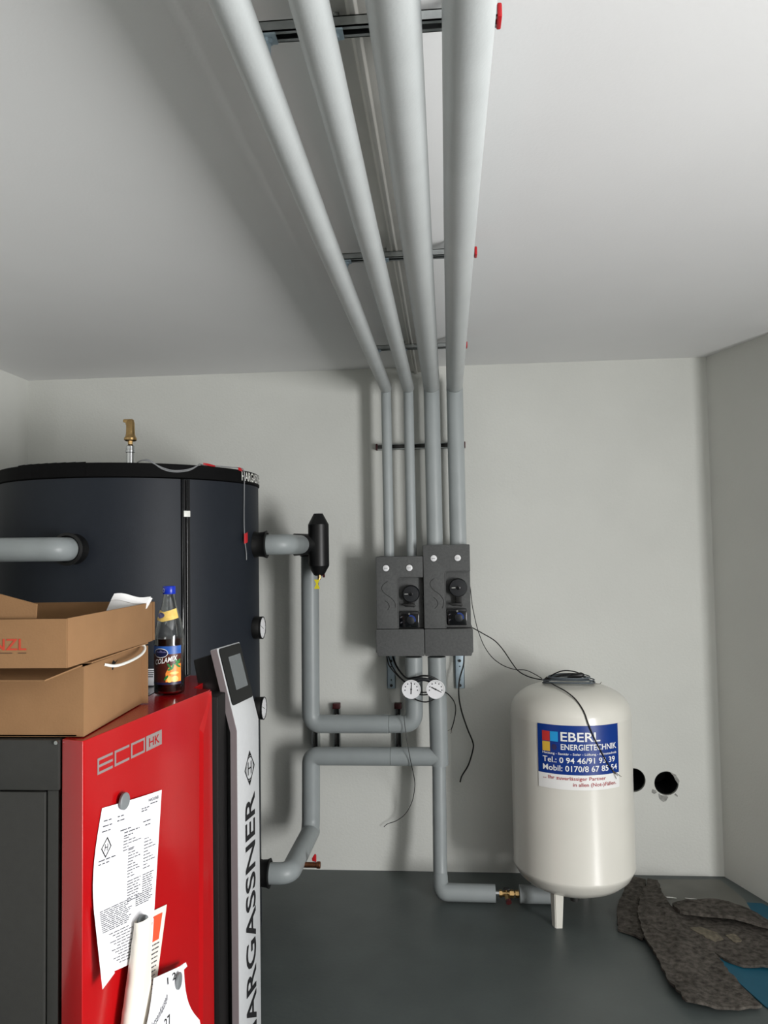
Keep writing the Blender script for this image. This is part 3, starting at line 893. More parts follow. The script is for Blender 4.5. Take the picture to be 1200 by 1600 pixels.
cc = thing('short_cable', 'short black cable curling from the right gauge with a frayed end', 'cable', (0.0, 3.78, 0.69))
MB().tube(smooth_path([(-0.05, 3.602, 0.930), (-0.022, 3.602, 0.922), (-0.001, 3.62, 0.904), (0.022, 3.66, 0.864), (0.028, 3.72, 0.813), (0.018, 3.78, 0.746), (0.006, 3.80, 0.706)]), 0.0026, 8).build('sheath', CABLE, cc)
for d in ((-0.018, 0.004, -0.008), (-0.004, 0.0, -0.022), (0.002, 0.003, -0.018)):
    MB().tube([(0.006, 3.80, 0.706), (0.006 + d[0], 3.80 + d[1], 0.706 + d[2])], 0.0009, 6).build('bare_wire', WIREEND, cc)
cable('hanging_cable', [(0.074, 3.78, 1.09), (0.074, 3.78, 1.06), (0.07, 3.78, 1.015), (0.05, 3.78, 0.948), (0.045, 3.78, 0.877), (0.056, 3.79, 0.799), (0.083, 3.81, 0.709), (0.109, 3.82, 0.639), (0.108, 3.82, 0.602), (0.085, 3.81, 0.534), (0.053, 3.81, 0.482), (0.043, 3.81, 0.451)],
      0.0036, 'thick black cable hanging in front of the right bracket down the wall')
cable('thin_cable', [(-0.205, 3.604, 0.915), (-0.213, 3.60, 0.88), (-0.212, 3.60, 0.824), (-0.202, 3.60, 0.721), (-0.186, 3.60, 0.62), (-0.171, 3.64, 0.521), (-0.171, 3.68, 0.465), (-0.187, 3.74, 0.38), (-0.222, 3.79, 0.306), (-0.268, 3.82, 0.261), (-0.314, 3.84, 0.238), (-0.333, 3.84, 0.223)],
      0.0017, 'thin dark wire hanging from the left gauge across both lower pipes')
cable('thin_vessel_cable', [(0.100, 3.72, 1.41), (0.109, 3.72, 1.395), (0.117, 3.72, 1.312), (0.131, 3.73, 1.235), (0.145, 3.74, 1.179), (0.171, 3.74, 1.112), (0.208, 3.72, 1.06), (0.256, 3.68, 1.029), (0.305, 3.63, 1.019), (0.349, 3.59, 1.022), (0.385, 3.555, 1.010), (0.415, 3.53, 0.994)],
      0.0019, 'thin black wire sagging from the right pump group to the cable coil')
cable('vessel_cable', [(0.098, 3.72, 1.21), (0.110, 3.72, 1.206), (0.167, 3.74, 1.172), (0.22, 3.74, 1.139), (0.257, 3.72, 1.099), (0.293, 3.67, 1.045), (0.318, 3.62, 1.014), (0.352, 3.57, 0.999), (0.388, 3.54, 0.992), (0.418, 3.52, 0.990), (0.44, 3.47, 0.988), (0.453, 3.419, 0.985), (0.492, 3.341, 0.971), (0.523, 3.290, 0.947), (0.547, 3.251, 0.907), (0.561, 3.237, 0.862), (0.581, 3.2405, 0.81), (0.609, 3.248, 0.752), (0.640, 3.261, 0.692), (0.659, 3.270, 0.666)],
      0.0026, 'black cable from the right pump group over the vessel and down its sticker')
fr = thing('frayed_wire', 'frayed bare wire ends below the sticker of the vessel', 'wire', (0.66, 3.27, 0.63))
for e in ((0.672, 3.277, 0.648), (0.676, 3.278, 0.628), (0.700, 3.295, 0.632), (0.682, 3.280, 0.640)):
    MB().tube([(0.6595, 3.2695, 0.6655), e], 0.001, 6).build('bare_wire', WIREEND, fr)

# ------------------------------------------------------------------ expansion vessel
EVX, EVY, EVR = 0.528, 3.5, 0.259
ves = thing('expansion_vessel', 'cream white expansion vessel on legs with a blue sticker', 'vessel', (EVX, EVY, 0))
prof = [(0.02, 0.098), (0.10, 0.104), (0.16, 0.118), (0.21, 0.142), (0.24, 0.168), (0.255, 0.195), (0.2605, 0.206), (0.2605, 0.212), (0.259, 0.216), (0.259, 0.845), (0.2598, 0.850)]
for k in range(0, 15):
    r = 0.259 * math.sin(PI / 2 * (1 - k / 14))
    z = 0.855 + 0.128 * (max(0.0, 1 - (r / 0.259) ** 2.6)) ** (1 / 2.2)
    prof.append((max(r, 0.004), z))
MB().lathe(prof, (EVX, EVY, 0), n=96).build('shell', TANKW, ves, smooth=50)
MB().cyl((EVX, EVY, 0.041), (EVX, EVY, 0.105), 0.02, n=20).build('connection_nozzle', BGREY, ves)
for az in (-122, 62, 150):
    a = math.radians(az)
    d = Vector((math.cos(a), math.sin(a), 0))
    q = Vector((-d.y, d.x, 0))
    c = Vector((EVX, EVY, 0)) + d * 0.199
    m = MB()
    # angle-section leg, open outwards
    for sgn in (-1, 1):
        e = (q * sgn - d * 0.75).normalized()
        n_ = Vector((-e.y, e.x, 0)) * 0.004
        top = c + Vector((0, 0, 0.168))
        bot = c
        vs = [bot, bot + e * 0.026, top + e * 0.036 - d * 0.0, top]
        m.add([p + n_ for p in vs] + [p - n_ for p in vs], [(0, 1, 2, 3), (7, 6, 5, 4), (0, 4, 5, 1), (1, 5, 6, 2), (2, 6, 7, 3), (3, 7, 4, 0)])
    m.build('leg', TANKW, ves, smooth=0)


def S(a, b, lift=0.0012):
    """sticker: a 0..1 across, b = height in metres"""
    az = math.radians(-129.2 + 77.6 * a)
    r = EVR + lift
    return Vector((EVX + r * math.cos(az), EVY + r * math.sin(az), b))


st = MB().sheet(lambda a, b: S(a, 0.851 - 0.199 * b, 0.0012), 24, 1, 0.0008).build('sticker', STBLUE, ves, smooth=40, label='blue and white company sticker')
MB().sheet(lambda a, b: S(a, 0.6519 - 0.060 * b, 0.0012), 24, 1, 0.0008).build('sticker_foot', STWHITE, st, smooth=40)
for a0, a1, z0, z1, m in ((0.062, 0.155, 0.784, 0.824, STRED), (0.159, 0.252, 0.784, 0.824, STCYAN), (0.062, 0.155, 0.742, 0.781, STYEL)):
    MB().sheet(lambda a, b: S(a0 + (a1 - a0) * a, z1 + (z0 - z1) * b, 0.0024), 4, 1, 0.0004).build('logo_square', m, st, smooth=40)
MB().sheet(lambda a, b: S(0.159 + 0.093 * a, 0.781 - 0.039 * b, 0.0024), 4, 1, 0.0004).build('logo_square', STBLUE, st, smooth=40)
MB().add([S(0.2055 + 0.030 * math.cos(2 * PI * k / 20), 0.7615 + 0.0125 * math.sin(2 * PI * k / 20), 0.0034) for k in range(20)], [tuple(range(20))]).build('logo_dot', STPUR, st, smooth=0)
tx = MB()
SF = lambda a, b: S(a, b, 0.0030)
put_text(tx, 'EBERL', SF, 0.282, 0.742, 0.787, 0.824, bold=0.035)
put_text(tx, 'ENERGIETECHNIK', SF, 0.282, 0.962, 0.752, 0.776, bold=0.022)
put_text(tx, 'Heizung - Sanitär - Solar - Lüftung - Klimatechnik', SF, 0.062, 0.965, 0.7285, 0.7405, bold=0.02)
put_text(tx, 'Tel.: 0 94 46/91 93 39', SF, 0.062, 0.935, 0.6985, 0.722, bold=0.022)
put_text(tx, 'Mobil: 0170/8 67 85 54', SF, 0.062, 0.965, 0.6655, 0.6895, bold=0.022)
tx.build('lettering', STWHITE, st, smooth=0, label='white company lettering and phone numbers')
tx = MB()
put_text(tx, '... Ihr zuverlässiger Partner', SF, 0.062, 0.80, 0.6265, 0.645, bold=0.018)
put_text(tx, 'in allen (Not-)Fällen.', SF, 0.41, 0.945, 0.602, 0.6215, bold=0.018)
tx.build('lettering', TXTRED, st, smooth=0, label='red slogan lettering')

coil = thing('cable_coil', 'coil of slate grey cable lying on top of the vessel', 'cable coil', (0.53, 3.50, 0.985))


def on_dome(x, y, lift):
    r = min(0.258, math.hypot(x - EVX, y - EVY))
    return Vector((x, y, 0.855 + 0.128 * (1 - (r / 0.259) ** 2.6) ** (1 / 2.2) + lift))


for k in range(7):
    cx, cy = 0.525 + 0.006 * math.sin(k * 2.1), 3.49 + 0.012 * math.cos(k * 1.7)
    ra, rb = 0.112 - 0.004 * (k % 3) - (0.022 if k > 3 else 0), 0.066 + 0.006 * math.sin(k * 1.3)
    pts = []
    for j in range(29):
        a = 2 * PI * j / 28 + PI
        pinch = 0.35 + 0.65 * (0.5 + 0.5 * math.cos(a))  # gathered at the left end
        pts.append(on_dome(cx + ra * math.cos(a), cy + rb * math.sin(a) * math.sqrt(pinch), 0.005 + 0.0045 * k))
    MB().tube(pts, 0.0026, 8).build('cable_turn', DCABLE, coil)
MB().tube([(0.420, 3.50, 0.985), (0.428, 3.50, 0.998), (0.436, 3.50, 1.004)], 0.006, 8).build('tie', CABLE, coil)
MB().tube(smooth_path([(0.425, 3.50, 0.992), (0.46, 3.48, 1.022), (0.50, 3.47, 1.038), (0.54, 3.47, 1.036), (0.572, 3.47, 1.026)]), 0.0028, 8).build('cable_turn', CABLE, coil)
MB().tube(smooth_path([(0.425, 3.50, 0.992), (0.47, 3.475, 1.012), (0.51, 3.465, 1.024), (0.55, 3.46, 1.026), (0.580, 3.46, 1.018)]), 0.0034, 8).build('cable_turn', CABLE, coil)
MB().tube([(0.515, 3.455, 1.012), (0.545, 3.455, 1.018), (0.575, 3.455, 1.022), (0.586, 3.455, 1.022)], [0.004, 0.010, 0.012, 0.006], 12).build('plug', CABLE, coil)
MB().tube(smooth_path([(0.60, 3.46, 0.988), (0.63, 3.46, 0.984), (0.655, 3.465, 0.982), (0.662, 3.465, 0.990)]), 0.0012, 6).build('bare_wire', WIREEND, coil)

# ------------------------------------------------------------------ boiler
P0 = Vector((-0.758, 1.564, 0))
DV = Vector((0.1524, 0.9883, 0))          # along the red front, away from the camera
NV = Vector((0.9883, -0.1524, 0))         # out of the red front
BZ = 1.2


def F(u, z, off=0.0):
    p = P0 + DV * u + NV * off
    return Vector((p.x, p.y, z))


boil = thing('boiler', 'red and anthracite wood boiler with a slanted front, left foreground', 'boiler', (-1.1, 1.95, 0))
MB().box(-1.62, -0.835, 1.600, 2.42, 0.02, BZ - 0.008).build('body', BGREY, boil, bevel=0.004)
MB().box(-1.60, -0.83, 1.61, 2.40, 0.0, 0.03).build('plinth', BGAP, boil, smooth=0)
MB().box(-1.62, -0.8165, 1.577, 1.602, 1.094, BZ - 0.001).build('upper_side_panel', BGREY, boil, bevel=0.003)
dr = MB().box(-1.62, -0.8485, 1.580, 1.602, 0.06, 1.090).build('side_panel', BGREY, boil, bevel=0.003)
MB().box(-0.8455, -0.8215, 1.584, 1.604, 0.06, 1.0925).build('side_frame', BGREY, boil, bevel=0.0015)
MB().cyl((-0.8215, 1.5775, BZ - 0.006), (-0.8215, 1.572, BZ - 0.006), 0.004, n=12).build('screw', STEEL, boil)
# red front: plan outline, extruded
q1, q2 = F(0.488, 0), F(0.590, 0, -0.002)
plan = [(-0.811, 1.579), (-0.7595, 1.564), (P0.x + 0.001, P0.y + 0.006), (q1.x, q1.y), (F(0.56, 0, 0.002).x, F(0.56, 0).y), (q2.x, q2.y), (-0.725, 2.165), (-0.725, 2.385), (-0.811, 2.385)]
rf = MB().prism(plan, (0, 0, 0.05), (1, 0, 0), (0, 1, 0), (0, 0, BZ - 0.05)).build('red_front', BRED, boil, bevel=0.0015, smooth=20, label='glossy red front panel')
# raised facet towards the far edge of the front
fa = MB()
fa.add([F(0.50, 0.06, 0.0004), F(0.588, 0.06, 0.0015), F(0.588, BZ - 0.004, 0.0015), F(0.57, BZ - 0.006, 0.0008), F(0.515, 1.11, 0.0004),
        F(0.515, 0.06, 0.006), F(0.586, 0.06, 0.006), F(0.586, BZ - 0.02, 0.004), F(0.53, 1.09, 0.006)],
       [(5, 6, 7, 8), (0, 5, 8, 4), (4, 8, 7, 3), (3, 7, 2), (1, 2, 7, 6), (0, 1, 6, 5)])
fa.build('front_facet', BRED, rf, smooth=0)
MB().box(-0.81, -0.650, 2.150, 2.42, 0.03, 1.178).build('recess_panel', BGAP, boil, bevel=0.003)
MB().box(-0.9, -0.812, 1.61, 2.40, BZ - 0.010, BZ + 0.001).build('top_cover', GLOSSBLACK, boil, bevel=0.002)
# ECO HK
lg = MB()
FL = lambda a, b: F(a, b, 0.0012)
sw = 0.0055


def bar(a0, a1, b0, b1):
    lg.flat([(a0, b0), (a1, b0), (a1, b1), (a0, b1)], FL)


z0, z1 = 1.1165, 1.1510
bar(0.048, 0.054, z0, z1)
for zz in (z0, (z0 + z1 - sw) / 2, z1 - sw):
    bar(0.054, 0.105, zz, zz + sw)
bar(0.112, 0.118, z0, z1)
bar(0.118, 0.171, z0, z0 + sw)
bar(0.118, 0.171, z1 - sw, z1)
bar(0.178, 0.184, z0, z1)
bar(0.232, 0.238, z0, z1)
bar(0.184, 0.232, z0, z0 + sw)
bar(0.184, 0.232, z1 - sw, z1)
bar(0.243, 0.316, z0 - 0.0005, z1 + 0.0005)
lgo = lg.build('logo', LOGO, rf, smooth=0, label='grey model lettering')
hk = MB()
put_text(hk, 'HK', lambda a, b: F(a, b, 0.0020), 0.256, 0.304, z0 + 0.007, z1 - 0.007, bold=0.012)
hk.build('lettering', BRED, rf, smooth=0)

# silver control column
LB = Vector((-0.614, 2.22, 0))
CW = 0.16


def CPt(a, s, z):
    p = LB + DV * a + NV * s
    return Vector((p.x, p.y, z))


ctl = thing('control_column', 'silver control column with tilted touch screen beside the red boiler front', 'control panel', (LB.x, LB.y, 0))
plate = MB().prism([(0, 0.03), (0, 1.067), (-0.062, 1.304), (-0.084, 1.298), (-0.023, 1.062), (-0.023, 0.03)], LB, NV, (0, 0, 1), DV * CW).build('plate', SILVER, ctl, bevel=0.003, smooth=30)
MB().prism([(-0.0015, 0.032), (-0.0015, 1.067), (-0.063, 1.3015), (-0.083, 1.296), (-0.0215, 1.0615), (-0.0215, 0.032)], LB - DV * 0.0012, NV, (0, 0, 1), DV * 0.002).build('shaded_side', SIDESHADE, ctl, smooth=0)  # thin plate carrying the painted shade of the silver column's side
MB().prism([(-0.145, 1.266), (-0.086, 1.284), (-0.030, 1.075), (-0.024, 0.03), (-0.040, 0.03), (-0.048, 1.06), (-0.128, 1.185)], LB + DV * 0.012, NV, (0, 0, 1), DV * (CW - 0.024)).build('rear_housing', BLACK, ctl, bevel=0.003)


def TL(a, b, lift=0.0012):
    """tilted head: a across, b 0..1 from bend to top"""
    s, z = -0.062 * b, 1.067 + 0.237 * b
    return CPt(a, s + 0.967 * lift, z + 0.253 * lift)


gl = MB()
pts = []
for ca, cb, s0 in ((0.144, 0.945, 0), (0.016, 0.945, 1), (0.016, 0.335, 2), (0.144, 0.335, 3)):
    pts += [(ca + 0.010 * math.cos(PI / 2 * s0 + PI / 2 * k / 4), cb + 0.041 * math.sin(PI / 2 * s0 + PI / 2 * k / 4)) for k in range(5)]
n = len(pts)
gl.add([TL(a, b, 0.003) for a, b in pts] + [TL(a, b, -0.001) for a, b in pts], [tuple(range(n))] + [(i, (i + 1) % n, n + (i + 1) % n, n + i) for i in range(n)])
g = gl.build('screen_glass', SGLASS, ctl, smooth=0)
MB().add([TL(0.050, 0.45, 0.0036), TL(0.136, 0.45, 0.0036), TL(0.136, 0.86, 0.0036), TL(0.050, 0.86, 0.0036)], [(0, 1, 2, 3)]).build('display', SCREEN, g, smooth=0)
tx = MB()
# upward reading maker name: a grows upwards (z), b towards the left
CF = lambda a, b: CPt(0.122 - 0.072 * b, 0.0012, 0.115 + a * 0.745)
put_text(tx, 'HARGASSNER', CF, 0, 1, 0, 1, bold=0.03)
tx.build('lettering', INK, plate, smooth=0, label='black maker name running up the column')
# diamond emblem with ring and H
em = MB()
zc_, ac = 0.938, 0.085
dia = [(0, 0.052), (0.037, 0.0), (0, -0.052), (-0.037, 0.0)]
EF = lambda a, b: CPt(ac + a, 0.0012, zc_ + b)
for k in range(4):
    p, q = dia[k], dia[(k + 1) % 4]
    em.flat([p, q, (q[0] * 0.89, q[1] * 0.89), (p[0] * 0.89, p[1] * 0.89)], EF)
for tip in (1, -1):
    em.flat([(0, 0.052 * tip), (0.0115, 0.036 * tip), (-0.0115, 0.036 * tip)], EF)
n = 36
ring = [(0.0275 * math.cos(2 * PI * k / n), 0.0345 * math.sin(2 * PI * k / n)) for k in range(n)]
for k in range(n):
    p, q = ring[k], ring[(k + 1) % n]
    em.flat([p, q, (q[0] * 0.91, q[1] * 0.91), (p[0] * 0.91, p[1] * 0.91)], EF)
for a0, a1, b0, b1 in ((-0.013, -0.0085, -0.019, 0.019), (0.0085, 0.013, -0.019, 0.019), (-0.0085, 0.0085, -0.002, 0.002)):
    em.flat([(a0, b0), (a1, b0), (a1, b1), (a0, b1)], EF)
em.build('emblem', INK, plate, smooth=0, label='diamond emblem with a letter H in a ring')


# ------------------------------------------------------------------ papers and magnets on the red front
def bil(c, a, b):
    """corners TL TR BR BL in (u, z); a right, b down"""
    (x0, y0), (x1, y1), (x2, y2), (x3, y3) = c
    return ((x0 * (1 - a) + x1 * a) * (1 - b) + (x3 * (1 - a) + x2 * a) * b, (y0 * (1 - a) + y1 * a) * (1 - b) + (y3 * (1 - a) + y2 * a) * b)


c1 = [(0.063, 1.043), (0.312, 1.006), (0.255, 0.645), (0.062, 0.698)]


def pap1(a, b, lift=0.0):
    u, z = bil(c1, a, b)
    u -= 0.036 * math.sin(PI * min(1, b * 1.05)) * (1 - a) ** 2
    return F(u, z, 0.0025 + 0.012 * b * b * (1 - a) + 0.004 * math.sin(PI * a) * (1 - b) + 0.006 * b * math.sin(2.2 * a) + lift)


p1 = thing('service_sheet', 'large white printed sheet held to the red front by a magnet', 'paper', F(0.15, 0.68, 0.005))
MB().sheet(pap1, 10, 14, 0.0004).build('sheet', PAPER, p1)
pr = MB()
PF = lambda a, b: pap1(a, b, 0.0009)


def tline(mb, fn, a0, a1, b, h=0.0055, jitter=True):
    a = a0
    while a < a1 - 0.01:
        l = min(random.uniform(0.03, 0.10), a1 - a)
        mb.flat([(a, b), (a + l, b), (a + l, b + h), (a, b + h)], fn)
        a += l + 0.012


for a0, a1, b in ((0.05, 0.16, 0.075), (0.05, 0.18, 0.105), (0.05, 0.16, 0.135), (0.24, 0.33, 0.075), (0.24, 0.36, 0.10), (0.62, 0.76, 0.075), (0.78, 0.93, 0.06), (0.62, 0.72, 0.09),
                  (0.30, 0.46, 0.165), (0.36, 0.60, 0.185), (0.36, 0.50, 0.205), (0.66, 0.80, 0.16), (0.70, 0.80, 0.185), (0.05, 0.26, 0.30), (0.05, 0.18, 0.32)):
    tline(pr, PF, a0, a1, b, 0.007)
for k in range(5):
    tline(pr, PF, 0.36, 0.44 + 0.1 * (k % 3), 0.22 + 0.018 * k)
for k in range(10):
    tline(pr, PF, 0.44, 0.52 + 0.04 * (k % 4), 0.30 + 0.018 * k)
    tline(pr, PF, 0.70, 0.78 + 0.05 * (k % 4), 0.27 + 0.02 * k)
for k in range(8):
    tline(pr, PF, 0.44, 0.66 - 0.02 * (k % 3), 0.49 + 0.017 * k)
    tline(pr, PF, 0.70, 0.92 - 0.02 * (k % 3), 0.49 + 0.014 * k)
for k in range(12):
    tline(pr, PF, 0.06, 0.52 - 0.03 * (k % 4), 0.60 + 0.012 * k)
for k in range(6):
    tline(pr, PF, 0.58, 0.93 - 0.04 * (k % 3), 0.60 + 0.012 * k)
for k in range(12):
    tline(pr, PF, 0.14 + 0.05 * (k % 3), 0.48 + 0.05 * (k % 2), 0.76 + 0.018 * k)
    if k % 2:
        tline(pr, PF, 0.56, 0.80 + 0.06 * (k % 3), 0.74 + 0.02 * k)
pr.build('print', GREYINK, p1, smooth=0, label='small grey print')['kind'] = 'stuff'
em = MB()
PE = lambda a, b: PF(0.13 + a * 3.9, 0.235 - b * 2.6)
for k in range(4):
    p, q = dia[k], dia[(k + 1) % 4]
    p, q = (p[0] * 0.45, p[1] * 0.45), (q[0] * 0.45, q[1] * 0.45)
    em.flat([p, q, (q[0] * 0.8, q[1] * 0.8), (p[0] * 0.8, p[1] * 0.8)], PE)
for a0, a1, b0, b1 in ((-0.005, -0.003, -0.008, 0.008), (0.003, 0.005, -0.008, 0.008), (-0.003, 0.003, -0.001, 0.001)):
    em.flat([(a0, b0), (a1, b0), (a1, b1), (a0, b1)], PE)
em.build('emblem', INK, p1, smooth=0)
hd = MB()
put_text(hd, 'HARGASSNER', PF, 0.74, 0.94, 0.048, 0.028, bold=0.02)
hd.build('lettering', GREYINK, p1, smooth=0)
# folded lower left edge of the sheet
MB().sheet(lambda a, b: F(0.022 - 0.002 * b + a * (0.002 + 0.042 * b), 0.852 - 0.160 * b + 0.010 * a * b, 0.010 + 0.022 * b), 4, 8, 0.0004).build('folded_edge', PAPER, p1)


def curl(a, b, lift=0.0):
    """rolled leaflet: a = arc length from its right edge leftwards then round the roll; b down"""
    right = 0.333 - 0.13 * b
    top = 0.722 - 0.42 * b
    flat_w = 0.155 - 0.01 * b
    L = a * (0.235 + 0.13 * b)
    if L < flat_w:
        u, off = right - L, 0.004 + 0.010 * (L / flat_w) ** 2
        z = top + 0.22 * L
    else:
        R_ = 0.017 + 0.006 * b
        th = min((L - flat_w) / R_, PI)
        u = right - flat_w - R_ * math.sin(th) * 1.3
        off = 0.014 + R_ * (1 - math.cos(th))
        z = top + 0.22 * flat_w + 0.004 * th
        rest = L - flat_w - R_ * PI
        if rest > 0:
            k = 0.55 + 0.45 * min(1.0, b * 1.3)
            u += rest * k
            off += -0.10 * rest
            z += -0.20 * rest
    return F(u, z, off + lift)


p2 = thing('rolled_leaflet', 'curled cream leaflet with an orange heading held by a magnet', 'paper', F(0.2, 0.35, 0.01))
MB().sheet(lambda a, b: curl(a, b), 44, 10, 0.0004).build('sheet', CREAMP, p2, smooth=60)
MB().sheet(lambda a, b: curl(0.08 + 0.56 * a, 0.03 + 0.13 * b, 0.0012), 10, 3, 0.0003).build('heading_block', ORANGE, p2)
pr = MB()
for k in range(4):
    tline(pr, lambda a, b: curl(0.42 - a * 0.9, b, 0.0019), 0.03, 0.17 - 0.03 * k, 0.055 + 0.024 * k, 0.013)
pr.build('heading_print', TXTRED, p2, smooth=0)['kind'] = 'stuff'
pr = MB()
for k in range(16):
    tline(pr, lambda a, b: curl(0.42 - a * 0.9, b, 0.0014), 0.02 if k < 6 else 0.22, 0.40, 0.175 + 0.022 * k, 0.006)
pr.build('print', GREYINK, p2, smooth=0)['kind'] = 'stuff'

c3 = [(0.190, 0.626), (0.372, 0.560), (0.420, 0.36), (0.080, 0.47)]


def pap3(a, b, lift=0.0):
    u, z = bil(c3, a, b)
    u += -0.035 * math.sin(PI * min(1, b * 1.3)) * a
    return F(u, z, 0.050 + 0.012 * math.sin(PI * b) - 0.022 * a * (1 - b) + lift)


p3 = thing('letter', 'bulging white letter hanging lowest on the red front, under a magnet', 'paper', F(0.29, 0.32, 0.02))
MB().sheet(lambda a, b: pap3(a, b), 12, 12, 0.0004).build('sheet', PAPER, p3)
MB().sheet(lambda a, b: F(0.335 + 0.055 * a, 0.572 - 0.016 * a - 0.016 * b * (1 - 0.4 * a), 0.030 - 0.006 * a + 0.004 * b), 4, 3, 0.0004).build('folded_edge', PAPER, p3)
tx = MB()
put_text(tx, 'Vatsenhausen', lambda a, b: pap3(0.10 + 0.36 * a - 0.03 * b, 0.58 - 0.30 * a - 0.10 * b, 0.0012), 0, 1, 0, 1, bold=0.0)
tx.build('lettering', GREYINK, p3, smooth=0)
tx = MB()
put_text(tx, '27', lambda a, b: pap3(0.40 + 0.13 * a - 0.03 * b, 0.60 - 0.05 * a - 0.11 * b, 0.0012), 0, 1, 0, 1, bold=0.03)
put_text(tx, '1 2', lambda a, b: pap3(0.44 + 0.28 * a - 0.02 * b, 0.125 - 0.03 * a - 0.07 * b, 0.0012), 0, 1, 0, 1, bold=0.02)
tx.build('number', INK, p3, smooth=0)


def magnet(u, z, off, tilt, label):
    d = (NV + DV * tilt[0] + Vector((0, 0, tilt[1]))).normalized()
    solo('magnet', MB().lathe([(0.0175, 0), (0.0185, 0.0015), (0.0185, 0.0055), (0.0165, 0.007), (0.002, 0.0072)], F(u, z, off), d, 32), MAGNET, F(u, z, off), label, 'magnet', 'round grey magnets')


magnet(0.134, 1.036, 0.0085, (0, 0), 'round grey magnet holding the top of the large printed sheet')
magnet(0.196, 0.742, 0.016, (-0.2, 0), 'round grey magnet inside the curled leaflet')
magnet(0.316, 0.552, 0.041, (0.2, 0), 'round grey magnet at the right corner of the lowest letter')

# ------------------------------------------------------------------ cardboard boxes
# lower box
lb = thing('cardboard_box', 'closed lower cardboard box standing on the boiler', 'box', (-0.98, 1.77, BZ))
x0, x1, y0, y1, z0, z1 = -1.22, -0.770, 1.591, 1.945, BZ + 0.002, 1.349
th = 0.004
MB().box(x0, x1, y0, y0 + th, z0, z1).build('front_wall', CARD, lb, bevel=0.001)
MB().box(x0, x1, y1 - th, y1, z0, z1).build('back_wall', CARD, lb, bevel=0.001)
MB().obox((x1 - th, y0 + th, z0), (th, 0, 0), (-0.016, y1 - y0 - 2 * th, 0), (0, 0, z1 - z0)).build('side_wall', CARD, lb, bevel=0.001)
MB().box(x0, x0 + th, y0, y1, z0, z1).build('side_wall', CARD, lb, bevel=0.001)
MB().box(x0, x1 - 0.016, y0, y1, z0, z0 + th).build('base', CARD, lb, smooth=0)
# flaps folded outwards and down a little: front one and right one
MB().prism([(x0, 0), (x1 - 0.004, 0), (x1 - 0.052, -0.066), (x0, -0.066)], (0, y0 + 0.002, z1 + 0.001), (1, 0, 0), (0, 0.98, 0.32), (0, -0.001, 0.003)).build('flap', CARD, lb, smooth=0)
MB().prism([(0, 0), (0.026, -0.003), (0.026, 0.335), (0, 0.33)], (x1 - 0.013, y0 + 0.012, z1 + 0.004), (1, 0, 0.06), (-0.03, 0.998, 0), (0, 0, 0.003)).build('flap', CARD, lb, smooth=0)
m = MB().add([(x1 - 0.008 + 0.0012, 1.730, 1.322), (x1 - 0.008 + 0.001, 1.752, 1.340), (x1 - 0.0085 + 0.001, 1.765, 1.333), (x1 - 0.0085 + 0.001, 1.782, 1.338), (x1 - 0.0085 + 0.001, 1.760, 1.328), (x1 - 0.008 + 0.0012, 1.737, 1.298)], [(0, 1, 2, 3, 4, 5)])
m.build('torn_opening', SLOT, lb, smooth=0)
solo('white_cable', MB().tube(smooth_path([(-0.775, 1.70, 1.337), (-0.758, 1.72, 1.331), (-0.753, 1.78, 1.331), (-0.757, 1.86, 1.335), (-0.763, 1.905, 1.344), (-0.772, 1.915, 1.354), (-0.785, 1.895, 1.356)]), 0.0034, 10), WHITEP, (-0.765, 1.80, 1.331),
     'loop of white cable poking out between the two cardboard boxes', 'cable')

# upper box, open
ub = thing('open_cardboard_box', 'open upper cardboard box with red print, stacked on the lower box', 'box', (-1.0, 1.74, 1.357))
x0, x1, y0, y1, z0, z1 = -1.30, -0.766, 1.512, 1.970, 1.358, 1.457
MB().box(x0, x1 - 0.0015, y0, y0 + th, z0, z1).build('front_wall', CARD, ub, bevel=0.001)
MB().box(x0, x1 - 0.003, y1 - th, y1, z0, z1 + 0.003).build('back_wall', CARDIN, ub, bevel=0.001)
MB().box(x1 - th, x1, y0 + 0.002, y1 - 0.004, z0, z1 + 0.001).build('side_wall', CARD, ub, bevel=0.001)
MB().box(x1 - 0.004, x1 + 0.003, y1 - 0.006, y1 + 0.004, z0 + 0.002, z1 + 0.002).build('side_wall_edge', CARDIN, ub, bevel=0.001)
MB().box(x0, x0 + th, y0, y1, z0, z1).build('side_wall', CARD, ub, bevel=0.001)
MB().box(x0, x1 - th, y0 + th, y1 - th, z0, z0 + th).build('base', CARDIN, ub, smooth=0)
# flap standing up at the front left, slightly leaning in
MB().prism([(-1.30, 1.457), (-0.838, 1.457), (-0.838, 1.4865), (-0.92, 1.508), (-1.02, 1.535), (-1.30, 1.56)], (0, y0 + 0.010 - 0.1457, 0), (1, 0, 0), (0, 0.1, 1), (0, 0.003, 0)).build('lid_flap', CARD, ub, smooth=0)
tx = MB()
BF = lambda a, b: Vector((a, y0 - 0.0008, b))
put_text(tx, 'NZL', BF, -0.923, -0.852, 1.3945, 1.4175, bold=0.035)
tx.build('lettering', BOXRED, ub, smooth=0, label='red printed letters')
tx = MB()
tline(tx, BF, -1.00, -0.852, 1.388, 0.0016)
tx.build('print_line', BOXBRN, ub, smooth=0)

bag = thing('foil_bag', 'crumpled white bag sticking out of the open cardboard box', 'bag', (-0.80, 1.85, 1.362))


def bagf(a, b):
    x = -0.895 + 0.100 * a + (0.050 - 0.010 * a) * b
    z = 1.37 + 0.112 * b - 0.012 * a * b + 0.003 * math.sin(7 * a)
    return Vector((x, 1.885 + 0.03 * b + 0.01 * a + 0.006 * math.sin(5 * b + 3 * a), z))


